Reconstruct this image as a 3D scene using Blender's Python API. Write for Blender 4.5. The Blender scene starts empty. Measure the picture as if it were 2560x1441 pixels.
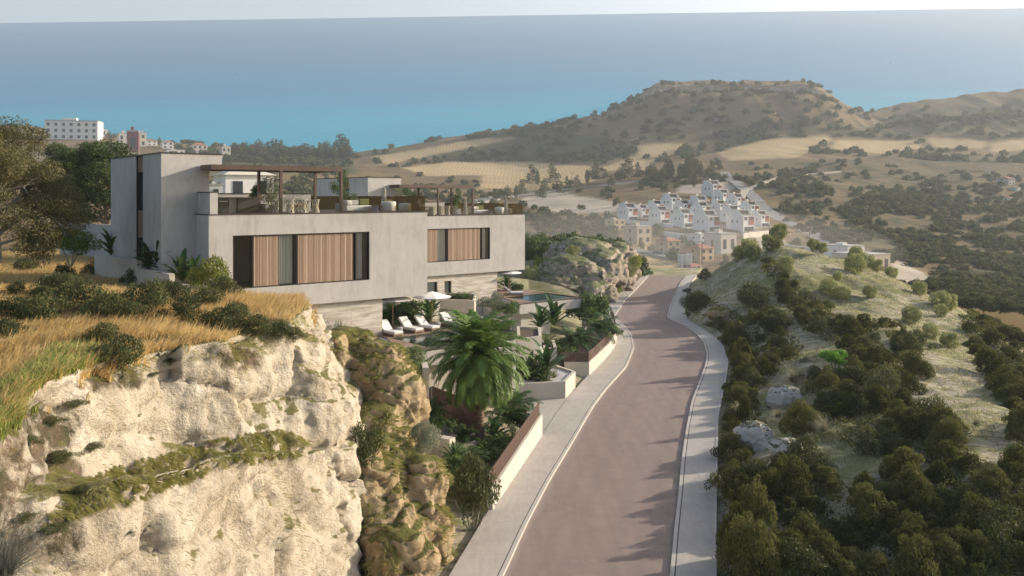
import bpy, bmesh, math, random
import numpy as np
from mathutils import Vector, Matrix, noise as mnoise

R = math.radians
random.seed(7)
RNG = np.random.default_rng(11)
sc = bpy.context.scene
COL = sc.collection

# ------------------------------------------------------------------ camera frame (metres, camera stands at x=0, y=0, z=CZ looking along +y)
F, CZ, YH = 2150.0, 14.3, 490.0
def at(px, py, d):
    return Vector(((px - 1280) / F * d, d, CZ - (py - YH) / F * d))
def on(px, py, z=0.0):
    return at(px, py, (CZ - z) * F / (py - YH))

# ------------------------------------------------------------------ object helpers
def link(o, parent=None):
    COL.objects.link(o)
    if parent is not None:
        o.parent = parent
    return o
def tag(o, label=None, cat=None, group=None, kind=None):
    if label: o['label'] = label
    if cat: o['category'] = cat
    if group: o['group'] = group
    if kind: o['kind'] = kind
    return o
def thing(name, label, cat, loc=(0, 0, 0), rotz=0.0, group=None):
    o = bpy.data.objects.new(name, None)
    o.empty_display_size = 0.2
    link(o)
    o.location = loc
    o.rotation_euler = (0, 0, rotz)
    return tag(o, label, cat, group)
KIDS = {}
def kids(o):
    return list(KIDS.get(o.name, []))
def dup(o, loc=None, rotz=None, label=None, group=None, scale=None, parent=None):
    c = o.copy()
    link(c, parent)
    if parent is not None:
        KIDS.setdefault(parent.name, []).append(c)
    if loc is not None: c.location = loc
    if rotz is not None: c.rotation_euler = (0, 0, rotz)
    if scale is not None: c.scale = scale if hasattr(scale, '__len__') else (scale,) * 3
    if label: c['label'] = label
    if group: c['group'] = group
    for k in kids(o):
        dup(k, parent=c)
    return c

class MB:
    def __init__(s): s.v = []; s.f = []
    def add(s, vs, fs):
        n = len(s.v); s.v += [tuple(p) for p in vs]; s.f += [tuple(i + n for i in f) for f in fs]; return s
    def box(s, x0, x1, y0, y1, z0, z1):
        return s.add([(x0,y0,z0),(x1,y0,z0),(x1,y1,z0),(x0,y1,z0),(x0,y0,z1),(x1,y0,z1),(x1,y1,z1),(x0,y1,z1)],
                     [(0,3,2,1),(4,5,6,7),(0,1,5,4),(1,2,6,5),(2,3,7,6),(3,0,4,7)])
    def frustum(s, bot, top):
        n = len(bot)
        return s.add(list(bot) + list(top), [tuple(range(n - 1, -1, -1)), tuple(range(n, 2 * n))] +
                     [(i, (i + 1) % n, n + (i + 1) % n, n + i) for i in range(n)])
    def prism(s, poly, z0, z1):
        return s.frustum([(p[0], p[1], z0) for p in poly], [(p[0], p[1], z1) for p in poly])
    def tube(s, pts, radii, n=7, cap=True):
        pts = [Vector(p) for p in pts]
        if not hasattr(radii, '__len__'): radii = [radii] * len(pts)
        rings = []
        for i, p in enumerate(pts):
            t = (pts[min(i + 1, len(pts) - 1)] - pts[max(i - 1, 0)])
            if t.length < 1e-9: t = Vector((0, 0, 1))
            t.normalize()
            a = t.cross(Vector((0, 0, 1)) if abs(t.z) < .9 else Vector((1, 0, 0))).normalized()
            b = t.cross(a)
            rings.append([p + (a * math.cos(k / n * 6.28319) + b * math.sin(k / n * 6.28319)) * radii[i] for k in range(n)])
        vs = [q for r in rings for q in r]
        fs = [(i * n + k, i * n + (k + 1) % n, (i + 1) * n + (k + 1) % n, (i + 1) * n + k) for i in range(len(pts) - 1) for k in range(n)]
        if cap: fs += [tuple(range(n - 1, -1, -1)), tuple((len(pts) - 1) * n + k for k in range(n))]
        return s.add(vs, fs)
    def lathe(s, prof, n=16, cx=0, cy=0):
        vs = [(cx + r * math.cos(k / n * 6.28319), cy + r * math.sin(k / n * 6.28319), z) for r, z in prof for k in range(n)]
        m = len(prof)
        fs = [(i * n + k, i * n + (k + 1) % n, (i + 1) * n + (k + 1) % n, (i + 1) * n + k) for i in range(m - 1) for k in range(n)]
        fs += [tuple(range(n - 1, -1, -1)), tuple((m - 1) * n + k for k in range(n))]
        return s.add(vs, fs)
    def wall(s, p, q, th, z0, z1, z0b=None, z1b=None):
        # upright wall from p to q (plan points), thickness th to the left of p->q
        z0b = z0 if z0b is None else z0b; z1b = z1 if z1b is None else z1b
        p = Vector(p[:2]); q = Vector(q[:2]); d = (q - p).normalized(); n = Vector((-d.y, d.x)) * th
        a, b, c, e = p, q, q + n, p + n
        return s.add([(*a,z0),(*b,z0b),(*c,z0b),(*e,z0),(*a,z1),(*b,z1b),(*c,z1b),(*e,z1)],
                     [(0,3,2,1),(4,5,6,7),(0,1,5,4),(1,2,6,5),(2,3,7,6),(3,0,4,7)])
    def build(s, name, mat, parent=None, smooth=False, bevel=0.0):
        me = bpy.data.meshes.new(name)
        me.from_pydata(s.v, [], s.f)
        me.materials.append(mat)
        if smooth: me.polygons.foreach_set('use_smooth', [True] * len(me.polygons))
        o = bpy.data.objects.new(name, me)
        link(o, parent)
        if parent is not None: KIDS.setdefault(parent.name, []).append(o)
        if bevel:
            m = o.modifiers.new('bevel', 'BEVEL'); m.width = bevel; m.segments = 3; m.limit_method = 'ANGLE'
            me.polygons.foreach_set('use_smooth', [True] * len(me.polygons))
            w = o.modifiers.new('wn', 'WEIGHTED_NORMAL')
        return o

def npmesh(name, V, Fc, mat, parent=None, attrs=None, smooth=False):
    V = np.asarray(V, np.float32); Fc = np.asarray(Fc, np.int32)
    nf, k = Fc.shape
    me = bpy.data.meshes.new(name)
    me.vertices.add(len(V)); me.vertices.foreach_set('co', V.ravel())
    me.loops.add(nf * k); me.loops.foreach_set('vertex_index', Fc.ravel())
    me.polygons.add(nf)
    me.polygons.foreach_set('loop_start', np.arange(0, nf * k, k, dtype=np.int32))
    me.update(calc_edges=True)
    me.polygons.foreach_set('use_smooth', np.full(nf, bool(smooth)))
    for a, vals in (attrs or {}).items():
        at_ = me.attributes.new(a, 'FLOAT', 'POINT')
        at_.data.foreach_set('value', np.asarray(vals, np.float32))
    me.materials.append(mat)
    o = bpy.data.objects.new(name, me)
    link(o, parent)
    if parent is not None: KIDS.setdefault(parent.name, []).append(o)
    return o

def gridfaces(nr, nc):
    i = np.arange(nr - 1)[:, None] * nc + np.arange(nc - 1)[None, :]
    return np.stack([i, i + 1, i + nc + 1, i + nc], -1).reshape(-1, 4)

# vectorised value noise
def vnoise(x, y, seed=0):
    xi = np.floor(x).astype(np.int64); yi = np.floor(y).astype(np.int64)
    fx = x - xi; fy = y - yi
    fx = fx * fx * (3 - 2 * fx); fy = fy * fy * (3 - 2 * fy)
    def h(a, b):
        n = (a * 374761393 + b * 668265263 + seed * 974634777) & 0x7fffffff
        n = ((n ^ (n >> 13)) * 1274126177) & 0x7fffffff
        n = n ^ (n >> 16)
        return (n & 0xffff) / 65535.0
    return ((h(xi, yi) * (1 - fx) + h(xi + 1, yi) * fx) * (1 - fy) + (h(xi, yi + 1) * (1 - fx) + h(xi + 1, yi + 1) * fx) * fy) * 2 - 1
def fbm(x, y, seed=0, o=4):
    s = 0; a = 1; t = 0
    for k in range(o):
        s = s + a * vnoise(x * 2 ** k, y * 2 ** k, seed + k * 17); t += a; a *= .5
    return s / t
def inpoly(px, py, poly):
    r = np.zeros(np.shape(px), bool); n = len(poly)
    for i in range(n):
        x0, y0 = poly[i]; x1, y1 = poly[(i + 1) % n]
        if y0 == y1: continue
        c = ((y0 > py) != (y1 > py)) & (px < (x1 - x0) * (py - y0) / (y1 - y0) + x0)
        r ^= c
    return r
def smooth01(t):
    t = np.clip(t, 0, 1); return t * t * (3 - 2 * t)

# ------------------------------------------------------------------ materials
class NT:
    def __init__(s, name):
        s.m = bpy.data.materials.new(name); s.m.use_nodes = True
        s.t = s.m.node_tree; s.t.nodes.clear()
        s.out = s.n('ShaderNodeOutputMaterial')
    def n(s, typ, **kw):
        nd = s.t.nodes.new(typ)
        for k, v in kw.items(): setattr(nd, k, v)
        return nd
    def l(s, a, b): s.t.links.new(a, b)
    def coord(s, scale=(1, 1, 1), kind='Object'):
        tc = s.n('ShaderNodeTexCoord'); mp = s.n('ShaderNodeMapping')
        mp.inputs['Scale'].default_value = scale if hasattr(scale, '__len__') else (scale,) * 3
        s.l(tc.outputs[kind], mp.inputs['Vector']); return mp.outputs['Vector']
    def noise(s, vec, scale, detail=5, rough=.55, dist=0.0):
        nd = s.n('ShaderNodeTexNoise'); nd.inputs['Scale'].default_value = scale
        nd.inputs['Detail'].default_value = detail; nd.inputs['Roughness'].default_value = rough
        nd.inputs['Distortion'].default_value = dist
        if vec is not None: s.l(vec, nd.inputs['Vector'])
        return nd.outputs['Fac']
    def ramp(s, fac, stops, interp='LINEAR'):
        r = s.n('ShaderNodeValToRGB'); e = r.color_ramp.elements
        r.color_ramp.interpolation = interp
        while len(e) < len(stops): e.new(.5)
        for el, (p, c) in zip(e, stops):
            el.position = p; el.color = (*c, 1) if hasattr(c, '__len__') else (c, c, c, 1)
        s.l(fac, r.inputs['Fac']); return r.outputs['Color']
    def mix(s, fac, a, b, blend='MIX'):
        m = s.n('ShaderNodeMix', data_type='RGBA', blend_type=blend)
        for sock, v in ((m.inputs[0], fac), (m.inputs[6], a), (m.inputs[7], b)):
            if isinstance(v, (int, float)): sock.default_value = v
            elif isinstance(v, tuple): sock.default_value = (*v, 1)
            else: s.l(v, sock)
        return m.outputs[2]
    def math(s, op, a, b=None, clamp=False):
        m = s.n('ShaderNodeMath', operation=op, use_clamp=clamp)
        for i, v in enumerate((a, b)):
            if v is None: continue
            if isinstance(v, (int, float)): m.inputs[i].default_value = v
            else: s.l(v, m.inputs[i])
        return m.outputs[0]
    def attr(s, name):
        a = s.n('ShaderNodeAttribute'); a.attribute_name = name; return a.outputs['Fac']
    def normal_z(s):
        g = s.n('ShaderNodeNewGeometry'); x = s.n('ShaderNodeSeparateXYZ'); s.l(g.outputs['Normal'], x.inputs[0]); return x.outputs['Z']
    def bump(s, h, strength=.3, dist=.05):
        b = s.n('ShaderNodeBump'); b.inputs['Strength'].default_value = strength; b.inputs['Distance'].default_value = dist
        s.l(h, b.inputs['Height']); return b.outputs['Normal']
    def principled(s, col, rough=.8, normal=None, spec=.3, metal=0.0):
        p = s.n('ShaderNodeBsdfPrincipled')
        if isinstance(col, tuple): p.inputs['Base Color'].default_value = (*col, 1)
        else: s.l(col, p.inputs['Base Color'])
        if isinstance(rough, (int, float)): p.inputs['Roughness'].default_value = rough
        else: s.l(rough, p.inputs['Roughness'])
        p.inputs['Specular IOR Level'].default_value = spec
        p.inputs['Metallic'].default_value = metal
        if normal is not None: s.l(normal, p.inputs['Normal'])
        s.l(p.outputs[0], s.out.inputs['Surface']); return p

def simple(name, c1, c2, scale=3.0, rough=.8, bump=.15, bscale=None, spec=.3, stretch=(1, 1, 1), metal=0.0, bd=.02):
    t = NT(name); v = t.coord(stretch)
    n1 = t.noise(v, scale, 6, .6); n2 = t.noise(v, bscale or scale * 6, 4, .6)
    f = t.math('ADD', t.math('MULTIPLY', n1, .7), t.math('MULTIPLY', n2, .3))
    col = t.ramp(f, [(.32, c1), (.68, c2)])
    t.principled(col, rough, t.bump(n2, bump, bd) if bump else None, spec, metal)
    return t.m

def foliage(name, dark, mid, light, transl=.3, rough=.6):
    t = NT(name)
    oi = t.n('ShaderNodeObjectInfo')
    f = t.math('ADD', t.attr('tint'), t.math('MULTIPLY', t.math('SUBTRACT', oi.outputs['Random'], .5), .42))
    col = t.ramp(f, [(.05, dark), (.5, mid), (.95, light)])
    p = t.principled(col, rough, None, .25 if rough < .8 else .05)
    tr = t.n('ShaderNodeBsdfTranslucent'); t.l(col, tr.inputs['Color'])
    mx = t.n('ShaderNodeMixShader'); mx.inputs[0].default_value = transl
    t.l(p.outputs[0], mx.inputs[1]); t.l(tr.outputs[0], mx.inputs[2]); t.l(mx.outputs[0], t.out.inputs['Surface'])
    return t.m

def glass(name, tint, refl=.12, alpha_dark=1.0):
    t = NT(name)
    tr = t.n('ShaderNodeBsdfTransparent'); tr.inputs['Color'].default_value = (*tint, 1)
    gl = t.n('ShaderNodeBsdfGlossy'); gl.inputs['Roughness'].default_value = .03
    fr = t.n('ShaderNodeLayerWeight'); fr.inputs['Blend'].default_value = .25
    f = t.math('ADD', t.math('MULTIPLY', fr.outputs['Fresnel'], .6), refl * .5, True)
    mx = t.n('ShaderNodeMixShader'); t.l(f, mx.inputs[0]); t.l(tr.outputs[0], mx.inputs[1]); t.l(gl.outputs[0], mx.inputs[2])
    t.l(mx.outputs[0], t.out.inputs['Surface']); return t.m

M = {}
def plaster(name, c1, c2, c3, moss=0):
    t = NT(name); v = t.coord((1, 1, 1)); vs = t.coord((1.2, 1.2, .35))
    big = t.noise(v, .35, 5, .6); st = t.noise(vs, 1.6, 6, .65, .6); fine = t.noise(v, 22, 3, .6)
    f = t.math('ADD', t.math('MULTIPLY', big, .45), t.math('MULTIPLY', st, .55))
    col = t.ramp(f, [(.3, c1), (.5, c2), (.7, c3)])
    col = t.mix(t.ramp(fine, [(.35, .0), (.7, .12)]), col, c1)
    t.principled(col, .88, t.bump(fine, .12, .01), .2)
    return t.m
M['plaster'] = plaster('plaster', (.355, .335, .31), (.495, .472, .445), (.58, .556, .525))
M['plaster_wall'] = plaster('plaster_wall', (.45, .40, .34), (.53, .48, .41), (.58, .53, .46))
M['white_render'] = simple('white_render', (.66, .64, .61), (.80, .78, .75), .4, .85, 0)
M['grey_render'] = simple('grey_render', (.36, .34, .32), (.46, .44, .41), .4, .9, 0)
M['cream_render'] = simple('cream_render', (.58, .52, .44), (.70, .64, .55), .3, .9, 0)
M['tan_render'] = simple('tan_render', (.55, .40, .24), (.66, .50, .32), .3, .9, 0)
M['stone_tan'] = simple('stone_tan', (.40, .32, .22), (.62, .52, .38), 1.2, .9, .4, 3)
M['maroon'] = simple('maroon', (.16, .06, .055), (.22, .085, .075), .3, .7, 0)
M['red_panel'] = simple('red_panel', (.30, .08, .06), (.38, .12, .08), .5, .7, 0)
M['roof_tile'] = simple('roof_tile', (.28, .12, .08), (.42, .20, .14), 1.0, .85, .3, 4)
M['dark_glass'] = simple('dark_glass', (.035, .04, .05), (.06, .065, .075), .5, .15, 0, spec=.6)
M['bronze'] = simple('bronze', (.085, .055, .042), (.115, .078, .06), 2, .5, 0, spec=.4)
M['dark_frame'] = simple('dark_frame', (.028, .023, .02), (.04, .033, .03), 2, .5, 0)
M['charcoal'] = simple('charcoal', (.04, .035, .03), (.06, .052, .046), 2, .6, 0)
M['brown_slats'] = simple('brown_slats', (.10, .06, .046), (.145, .09, .07), 2, .6, 0, stretch=(3, 3, .3))
M['deck_wood'] = None
def wood_boards(name, c1, c2, c3, axis=1, per_m=8, stretch=.4):
    t = NT(name); v = t.coord((1, 1, 1))
    sx = t.n('ShaderNodeSeparateXYZ'); t.l(v, sx.inputs[0])
    k = t.math('MULTIPLY', sx.outputs[axis], per_m)
    cell = t.math('FLOOR', k); fr = t.math('FRACT', k)
    wn = t.n('ShaderNodeTexWhiteNoise', noise_dimensions='1D'); t.l(cell, wn.inputs['W'])
    s = [1, 1, 1]; s[axis] = 12
    g = t.noise(t.coord(tuple(s)), 1.2, 5, .6)
    f = t.math('ADD', t.math('MULTIPLY', wn.outputs['Value'], .6), t.math('MULTIPLY', g, .4))
    col = t.ramp(f, [(.2, c1), (.5, c2), (.85, c3)])
    gap = t.ramp(fr, [(.0, 0.0), (.06, 1.0), (.94, 1.0), (1.0, 0.0)])
    col = t.mix(gap, (.03, .022, .018), col)
    t.principled(col, .7, None, .25); return t.m
M['deck_wood'] = wood_boards('deck_wood', (.22, .15, .11), (.30, .21, .16), (.37, .27, .21), 1, 7)
M['terrace_wood'] = wood_boards('terrace_wood', (.09, .05, .035), (.12, .07, .05), (.15, .09, .065), 1, 7)
M['shutter'] = wood_boards('shutter', (.37, .25, .175), (.49, .355, .26), (.62, .475, .365), 0, 7.2)
M['shutter2'] = wood_boards('shutter2', (.20, .13, .09), (.33, .225, .16), (.42, .30, .22), 1, 9)
M['curtain'] = simple('curtain', (.66, .62, .54), (.80, .76, .67), 2, .9, 0, stretch=(4, 4, .3))
M['fabric'] = simple('fabric', (.62, .58, .52), (.72, .68, .62), 6, .95, .1, 60)
M['fabric_grey'] = simple('fabric_grey', (.36, .34, .30), (.46, .43, .39), 6, .95, .1, 60)
M['fabric_white'] = simple('fabric_white', (.72, .70, .67), (.80, .78, .75), 4, .95, 0)
M['fabric_green'] = simple('fabric_green', (.10, .11, .03), (.15, .16, .05), 6, .95, .1, 60)
M['fabric_yellow'] = simple('fabric_yellow', (.55, .32, .03), (.65, .40, .05), 6, .95, 0)
M['rattan'] = simple('rattan', (.42, .38, .31), (.56, .51, .43), 8, .8, .2, 40)
M['teak'] = simple('teak', (.28, .19, .12), (.38, .27, .18), 3, .7, 0, stretch=(1, 6, 6))
M['pot_grey'] = simple('pot_grey', (.24, .24, .26), (.33, .33, .35), 4, .8, .1)
M['soil'] = simple('soil', (.06, .042, .03), (.12, .085, .06), 5, .95, .6)
M['gravel'] = simple('gravel', (.38, .37, .38), (.60, .58, .58), 14, .9, .8, 30)
M['bark'] = simple('bark', (.12, .09, .07), (.24, .19, .15), 5, .9, .6, 20, stretch=(1, 1, .3))
M['bark_pale'] = simple('bark_pale', (.30, .27, .23), (.44, .40, .35), 5, .9, .5, 20, stretch=(1, 1, .3))
M['palm_bark'] = simple('palm_bark', (.11, .075, .05), (.24, .165, .11), 7, .95, .8, 16, stretch=(1, 1, 2.5))
M['white_paint'] = simple('white_paint', (.74, .74, .73), (.80, .80, .79), 2, .4, 0, spec=.5)
M['car_teal'] = simple('car_teal', (.03, .10, .14), (.035, .12, .16), 1, .3, 0, spec=.6)
M['car_blue'] = simple('car_blue', (.05, .07, .11), (.06, .08, .12), 1, .3, 0, spec=.6)
M['rubber'] = simple('rubber', (.015, .015, .015), (.025, .025, .025), 4, .9, 0)
M['pole_wood'] = simple('pole_wood', (.12, .09, .07), (.18, .14, .11), 4, .9, 0)
M['glass'] = glass('clear_glass', (.93, .95, .94), .06)
M['glass_brown'] = glass('bronze_glass', (.40, .33, .20), .05)
M['glass_window'] = glass('window_glass', (.96, .97, .97), .08)

def travertine():
    t = NT('travertine')
    v = t.coord((.10, .10, 1.0))
    n = t.noise(v, 7.0, 6, .62, .35)
    n2 = t.noise(t.coord((.3, .3, 4)), 9, 4, .6)
    f = t.math('ADD', t.math('MULTIPLY', n, .75), t.math('MULTIPLY', n2, .25))
    col = t.ramp(f, [(.30, (.30, .25, .20)), (.45, (.50, .44, .37)), (.55, (.66, .60, .53)), (.72, (.74, .69, .62))])
    br = t.n('ShaderNodeTexBrick'); br.offset = .5
    br.inputs['Scale'].default_value = 1.0; br.inputs['Mortar Size'].default_value = .006
    br.inputs['Brick Width'].default_value = 1.9; br.inputs['Row Height'].default_value = 1.15
    tc = t.n('ShaderNodeTexCoord'); sx = t.n('ShaderNodeSeparateXYZ'); cb = t.n('ShaderNodeCombineXYZ')
    t.l(tc.outputs['Object'], sx.inputs[0])
    t.l(t.math('ADD', sx.outputs['X'], sx.outputs['Y']), cb.inputs['X']); t.l(sx.outputs['Z'], cb.inputs['Y'])
    t.l(cb.outputs[0], br.inputs['Vector'])
    br.inputs['Color1'].default_value = (1, 1, 1, 1); br.inputs['Color2'].default_value = (.86, .86, .86, 1); br.inputs['Mortar'].default_value = (.55, .5, .45, 1)
    col = t.mix(1.0, col, br.outputs['Color'], 'MULTIPLY')
    t.principled(col, .7, None, .3); return t.m
M['travertine'] = travertine()

def asphalt():
    t = NT('asphalt'); v = t.coord()
    fine = t.noise(v, 38, 3, .7); mid = t.noise(v, 1.1, 5, .6); tr = t.noise(t.coord((.9, .08, 1)), 1.6, 5, .6, .3)
    f = t.math('ADD', t.math('MULTIPLY', mid, .45), t.math('MULTIPLY', tr, .55))
    col = t.ramp(f, [(.3, (.185, .138, .118)), (.7, (.285, .218, .19))])
    # worn wheel tracks and a dusty gutter, measured across the carriageway
    ac = t.attr('across'); wob = t.math('ADD', ac, t.math('MULTIPLY', t.math('SUBTRACT', mid, .5), .12))
    col = t.mix(t.math('MULTIPLY', t.ramp(wob, [(.0, 0.0), (.12, 0.0), (.20, 1.0), (.28, 0.0), (.36, .8), (.44, 0.0), (.56, 0.0), (.64, .8), (.72, 0.0), (.80, 1.0), (.88, 0.0)]), .30), col, (.15, .118, .106))
    col = t.mix(t.math('MULTIPLY', t.ramp(wob, [(.0, 1.0), (.05, 0.0), (.95, 0.0), (1.0, 1.0)]), .5), col, (.36, .30, .25))
    pat = t.noise(v, .35, 6, .7, .4); col = t.mix(t.ramp(pat, [(.58, 0.0), (.63, .35)]), col, (.16, .128, .116))
    col = t.mix(t.ramp(fine, [(.4, .0), (.75, .6)]), col, (.32, .265, .24))
    t.principled(col, .9, t.bump(fine, .5, .008), .25); return t.m
M['asphalt'] = asphalt()
def concrete(name, c1, c2, joints=False):
    t = NT(name); v = t.coord()
    a = t.noise(v, .5, 5, .65); b = t.noise(t.coord((3, .6, 1)), 1.8, 5, .65); fine = t.noise(v, 45, 3, .6)
    f = t.math('ADD', t.math('MULTIPLY', a, .5), t.math('MULTIPLY', b, .5))
    col = t.ramp(f, [(.3, c1), (.7, c2)])
    if joints:
        sx = t.n('ShaderNodeSeparateXYZ'); t.l(v, sx.inputs[0]); fr = t.math('FRACT', t.math('MULTIPLY', sx.outputs['Y'], 1 / (3.4 if joints is True else joints)))
        col = t.mix(t.ramp(fr, [(.0, .45), (.012, 0.0)]), col, tuple(x * .45 for x in c1))
    col = t.mix(t.ramp(fine, [(.45, .0), (.8, .25)]), col, tuple(x * .7 for x in c1))
    t.principled(col, .9, t.bump(fine, .2, .006), .2); return t.m
M['pavement'] = concrete('pavement_concrete', (.35, .315, .28), (.48, .44, .40), True)
M['kerb'] = concrete('kerb_concrete', (.40, .37, .33), (.52, .48, .44), 1.0)
M['joint'] = simple('joint', (.06, .052, .046), (.085, .075, .066), 3, .95, 0)

def rock(name, c1, c2, c3, stain, moss, moss_amt=.5, sc=1.0, mz=(.45, .8)):
    t = NT(name); v = t.coord((1, 1, 1))
    big = t.noise(v, .45 * sc, 6, .6, .4); mid = t.noise(v, 2.2 * sc, 7, .65, .3); fine = t.noise(v, 11 * sc, 5, .65)
    f = t.math('ADD', t.math('MULTIPLY', big, .5), t.math('ADD', t.math('MULTIPLY', mid, .38), t.math('MULTIPLY', fine, .12)))
    col = t.ramp(f, [(.36, c1), (.48, c2), (.66, c3)])
    # weathering pits and lichen with shapes of their own
    pit = t.noise(t.coord((1, 1, 1.6)), 3.4 * sc, 8, .75, .8)
    col = t.mix(t.ramp(pit, [(.60, 0.0), (.70, .75)]), col, stain)
    bed = t.noise(t.coord((.35, .35, 1.3)), 1.1 * sc, 6, .65, .6)
    col = t.mix(t.ramp(bed, [(.56, 0.0), (.64, .5), (.72, .1)]), col, tuple(x * 2.6 for x in stain))
    blot = t.noise(v, .8 * sc, 8, .72, .3)
    col = t.mix(t.ramp(blot, [(.62, 0.0), (.70, .7)]), col, t.ramp(fine, [(.35, tuple(x * .8 for x in moss)), (.65, tuple(x * 1.5 for x in stain))]))
    pit2 = t.noise(v, 7.5 * sc, 5, .7, .4)
    col = t.mix(t.ramp(pit2, [(.67, 0.0), (.74, .75)]), col, stain)
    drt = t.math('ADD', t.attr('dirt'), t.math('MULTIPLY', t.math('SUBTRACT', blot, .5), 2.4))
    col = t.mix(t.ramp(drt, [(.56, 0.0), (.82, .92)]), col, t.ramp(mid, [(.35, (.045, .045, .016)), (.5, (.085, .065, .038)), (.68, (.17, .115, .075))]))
    mn = t.noise(v, 1.5 * sc, 7, .7, .5)
    up = t.ramp(t.normal_z(), [(mz[0], 0.0), (mz[1], 1.0)])
    ms = t.math('ADD', t.math('MULTIPLY', up, .75), t.math('MULTIPLY', t.math('SUBTRACT', mn, .5), 2.0))
    mf = t.ramp(ms, [(.55 - moss_amt * .3, 0.0), (.80 - moss_amt * .3, .9)])
    mc = t.ramp(fine, [(.3, tuple(x * .6 for x in moss)), (.7, tuple(min(1, x * 1.35) for x in moss))])
    col = t.mix(mf, col, mc)
    h = t.math('ADD', t.math('MULTIPLY', mid, .6), t.math('ADD', t.math('MULTIPLY', fine, .14), t.math('ADD', t.math('MULTIPLY', pit, -.5), t.math('MULTIPLY', pit2, -.4))))
    t.principled(col, .95, t.bump(h, .9, .26 / sc), .12); return t.m
M['limestone'] = rock('limestone', (.34, .285, .205), (.50, .435, .34), (.64, .585, .49), (.085, .07, .045), (.155, .145, .05), .40)
M['ochre_rock'] = rock('ochre_rock', (.22, .15, .085), (.40, .30, .18), (.54, .44, .29), (.07, .06, .03), (.11, .115, .03), .62, 1.2)
M['boulder_rock'] = rock('boulder_rock', (.46, .43, .39), (.62, .585, .54), (.76, .73, .68), (.12, .10, .08), (.09, .095, .04), .2, 2.0)
M['mound_rock'] = rock('mound_rock', (.23, .185, .145), (.37, .31, .25), (.52, .45, .375), (.12, .085, .06), (.14, .16, .07), .35, .7)

# foliage
M['juniper'] = foliage('juniper', (.038, .048, .014), (.092, .098, .033), (.185, .178, .066), .28, .9)
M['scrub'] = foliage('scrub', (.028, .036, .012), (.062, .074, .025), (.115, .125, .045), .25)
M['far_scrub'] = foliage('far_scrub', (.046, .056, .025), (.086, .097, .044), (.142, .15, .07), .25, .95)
M['olive'] = foliage('olive', (.13, .145, .055), (.27, .285, .12), (.42, .43, .20), .35)
M['olive_grey'] = foliage('olive_grey', (.09, .105, .065), (.17, .19, .125), (.27, .29, .20), .3)
M['pine'] = foliage('pine', (.03, .05, .018), (.07, .10, .034), (.14, .18, .06), .3)
M['pine_brown'] = foliage('pine_brown', (.05, .05, .018), (.108, .102, .04), (.185, .168, .068), .3)
M['bright'] = foliage('bright', (.05, .12, .012), (.11, .24, .03), (.20, .38, .06), .4)
M['mid_green'] = foliage('mid_green', (.04, .07, .02), (.085, .13, .04), (.15, .21, .07), .35)
M['palm_leaf'] = foliage('palm_leaf', (.045, .095, .02), (.10, .18, .04), (.19, .28, .075), .38, .45)
M['palm_dry'] = foliage('palm_dry', (.10, .075, .03), (.17, .13, .05), (.26, .20, .08), .3)
M['tropic'] = foliage('tropic', (.025, .055, .018), (.055, .105, .034), (.11, .17, .055), .3, .4)
M['yellow_green'] = foliage('yellow_green', (.10, .12, .02), (.19, .21, .04), (.32, .34, .08), .35)
M['dry_grass'] = foliage('dry_grass', (.47, .325, .13), (.68, .49, .22), (.84, .66, .36), .4)
M['green_grass'] = foliage('green_grass', (.16, .19, .04), (.30, .34, .09), (.44, .47, .16), .4)
M['moss_grass'] = foliage('moss_grass', (.16, .165, .04), (.29, .28, .085), (.42, .39, .16), .38)
M['pale_grass'] = foliage('pale_grass', (.20, .18, .11), (.33, .30, .19), (.47, .43, .29), .3)
M['hill_grass'] = foliage('hill_grass', (.17, .185, .07), (.36, .34, .17), (.58, .53, .36), .3)
M['grey_grass'] = foliage('grey_grass', (.10, .105, .085), (.19, .195, .16), (.30, .30, .25), .3)
# ------------------------------------------------------------------ plant shapes (numpy)
def unit(a): return a / (np.linalg.norm(a, axis=-1, keepdims=True) + 1e-9)
def leaves(rng, lobes, n, size, aspect=.5, shell=.4, jitter=.9, up=0.0):
    L = np.array(lobes, float)
    w = (L[:, 3] * L[:, 4] * L[:, 5]) ** (2 / 3); w /= w.sum()
    li = rng.choice(len(L), int(n * 1.6), p=w)
    d = unit(rng.normal(size=(len(li), 3)))
    r = 1 - shell * rng.random(len(li)) ** 1.4
    P = L[li, :3] + d * L[li, 3:6] * r[:, None]
    keep = np.ones(len(P), bool)
    for k in range(len(L)):
        q = np.linalg.norm((P - L[k, :3]) / L[k, 3:6], axis=1)
        keep &= ~((q < .62) & (li != k))
    P = P[keep][:n]; li = li[keep][:n]; d = d[keep][:n]
    nrm = unit(d / L[li, 3:6] * L[li, 3:4] + rng.normal(size=P.shape) * jitter)
    t = unit(np.cross(nrm, rng.normal(size=P.shape)) + np.array([0, 0, up]))
    b = unit(np.cross(nrm, t))
    s = (size * (.6 + .8 * rng.random(len(P))))[:, None]
    V = np.stack([P - t * s * .5, P + b * s * aspect * .5, P + t * s * .5, P - b * s * aspect * .5], 1).reshape(-1, 3)
    Fc = np.arange(len(P) * 4).reshape(-1, 4)
    lob = rng.random(len(L))
    tint = np.clip(.28 + .25 * lob[li] + .45 * rng.random(len(P)), 0, 1)
    return V, Fc, np.repeat(tint, 4)
def cat(parts):
    V = []; Fc = []; T = []; n = 0
    for v, f, t in parts:
        V.append(v); Fc.append(f + n); T.append(t); n += len(v)
    return np.concatenate(V), np.concatenate(Fc), np.concatenate(T)
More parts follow.
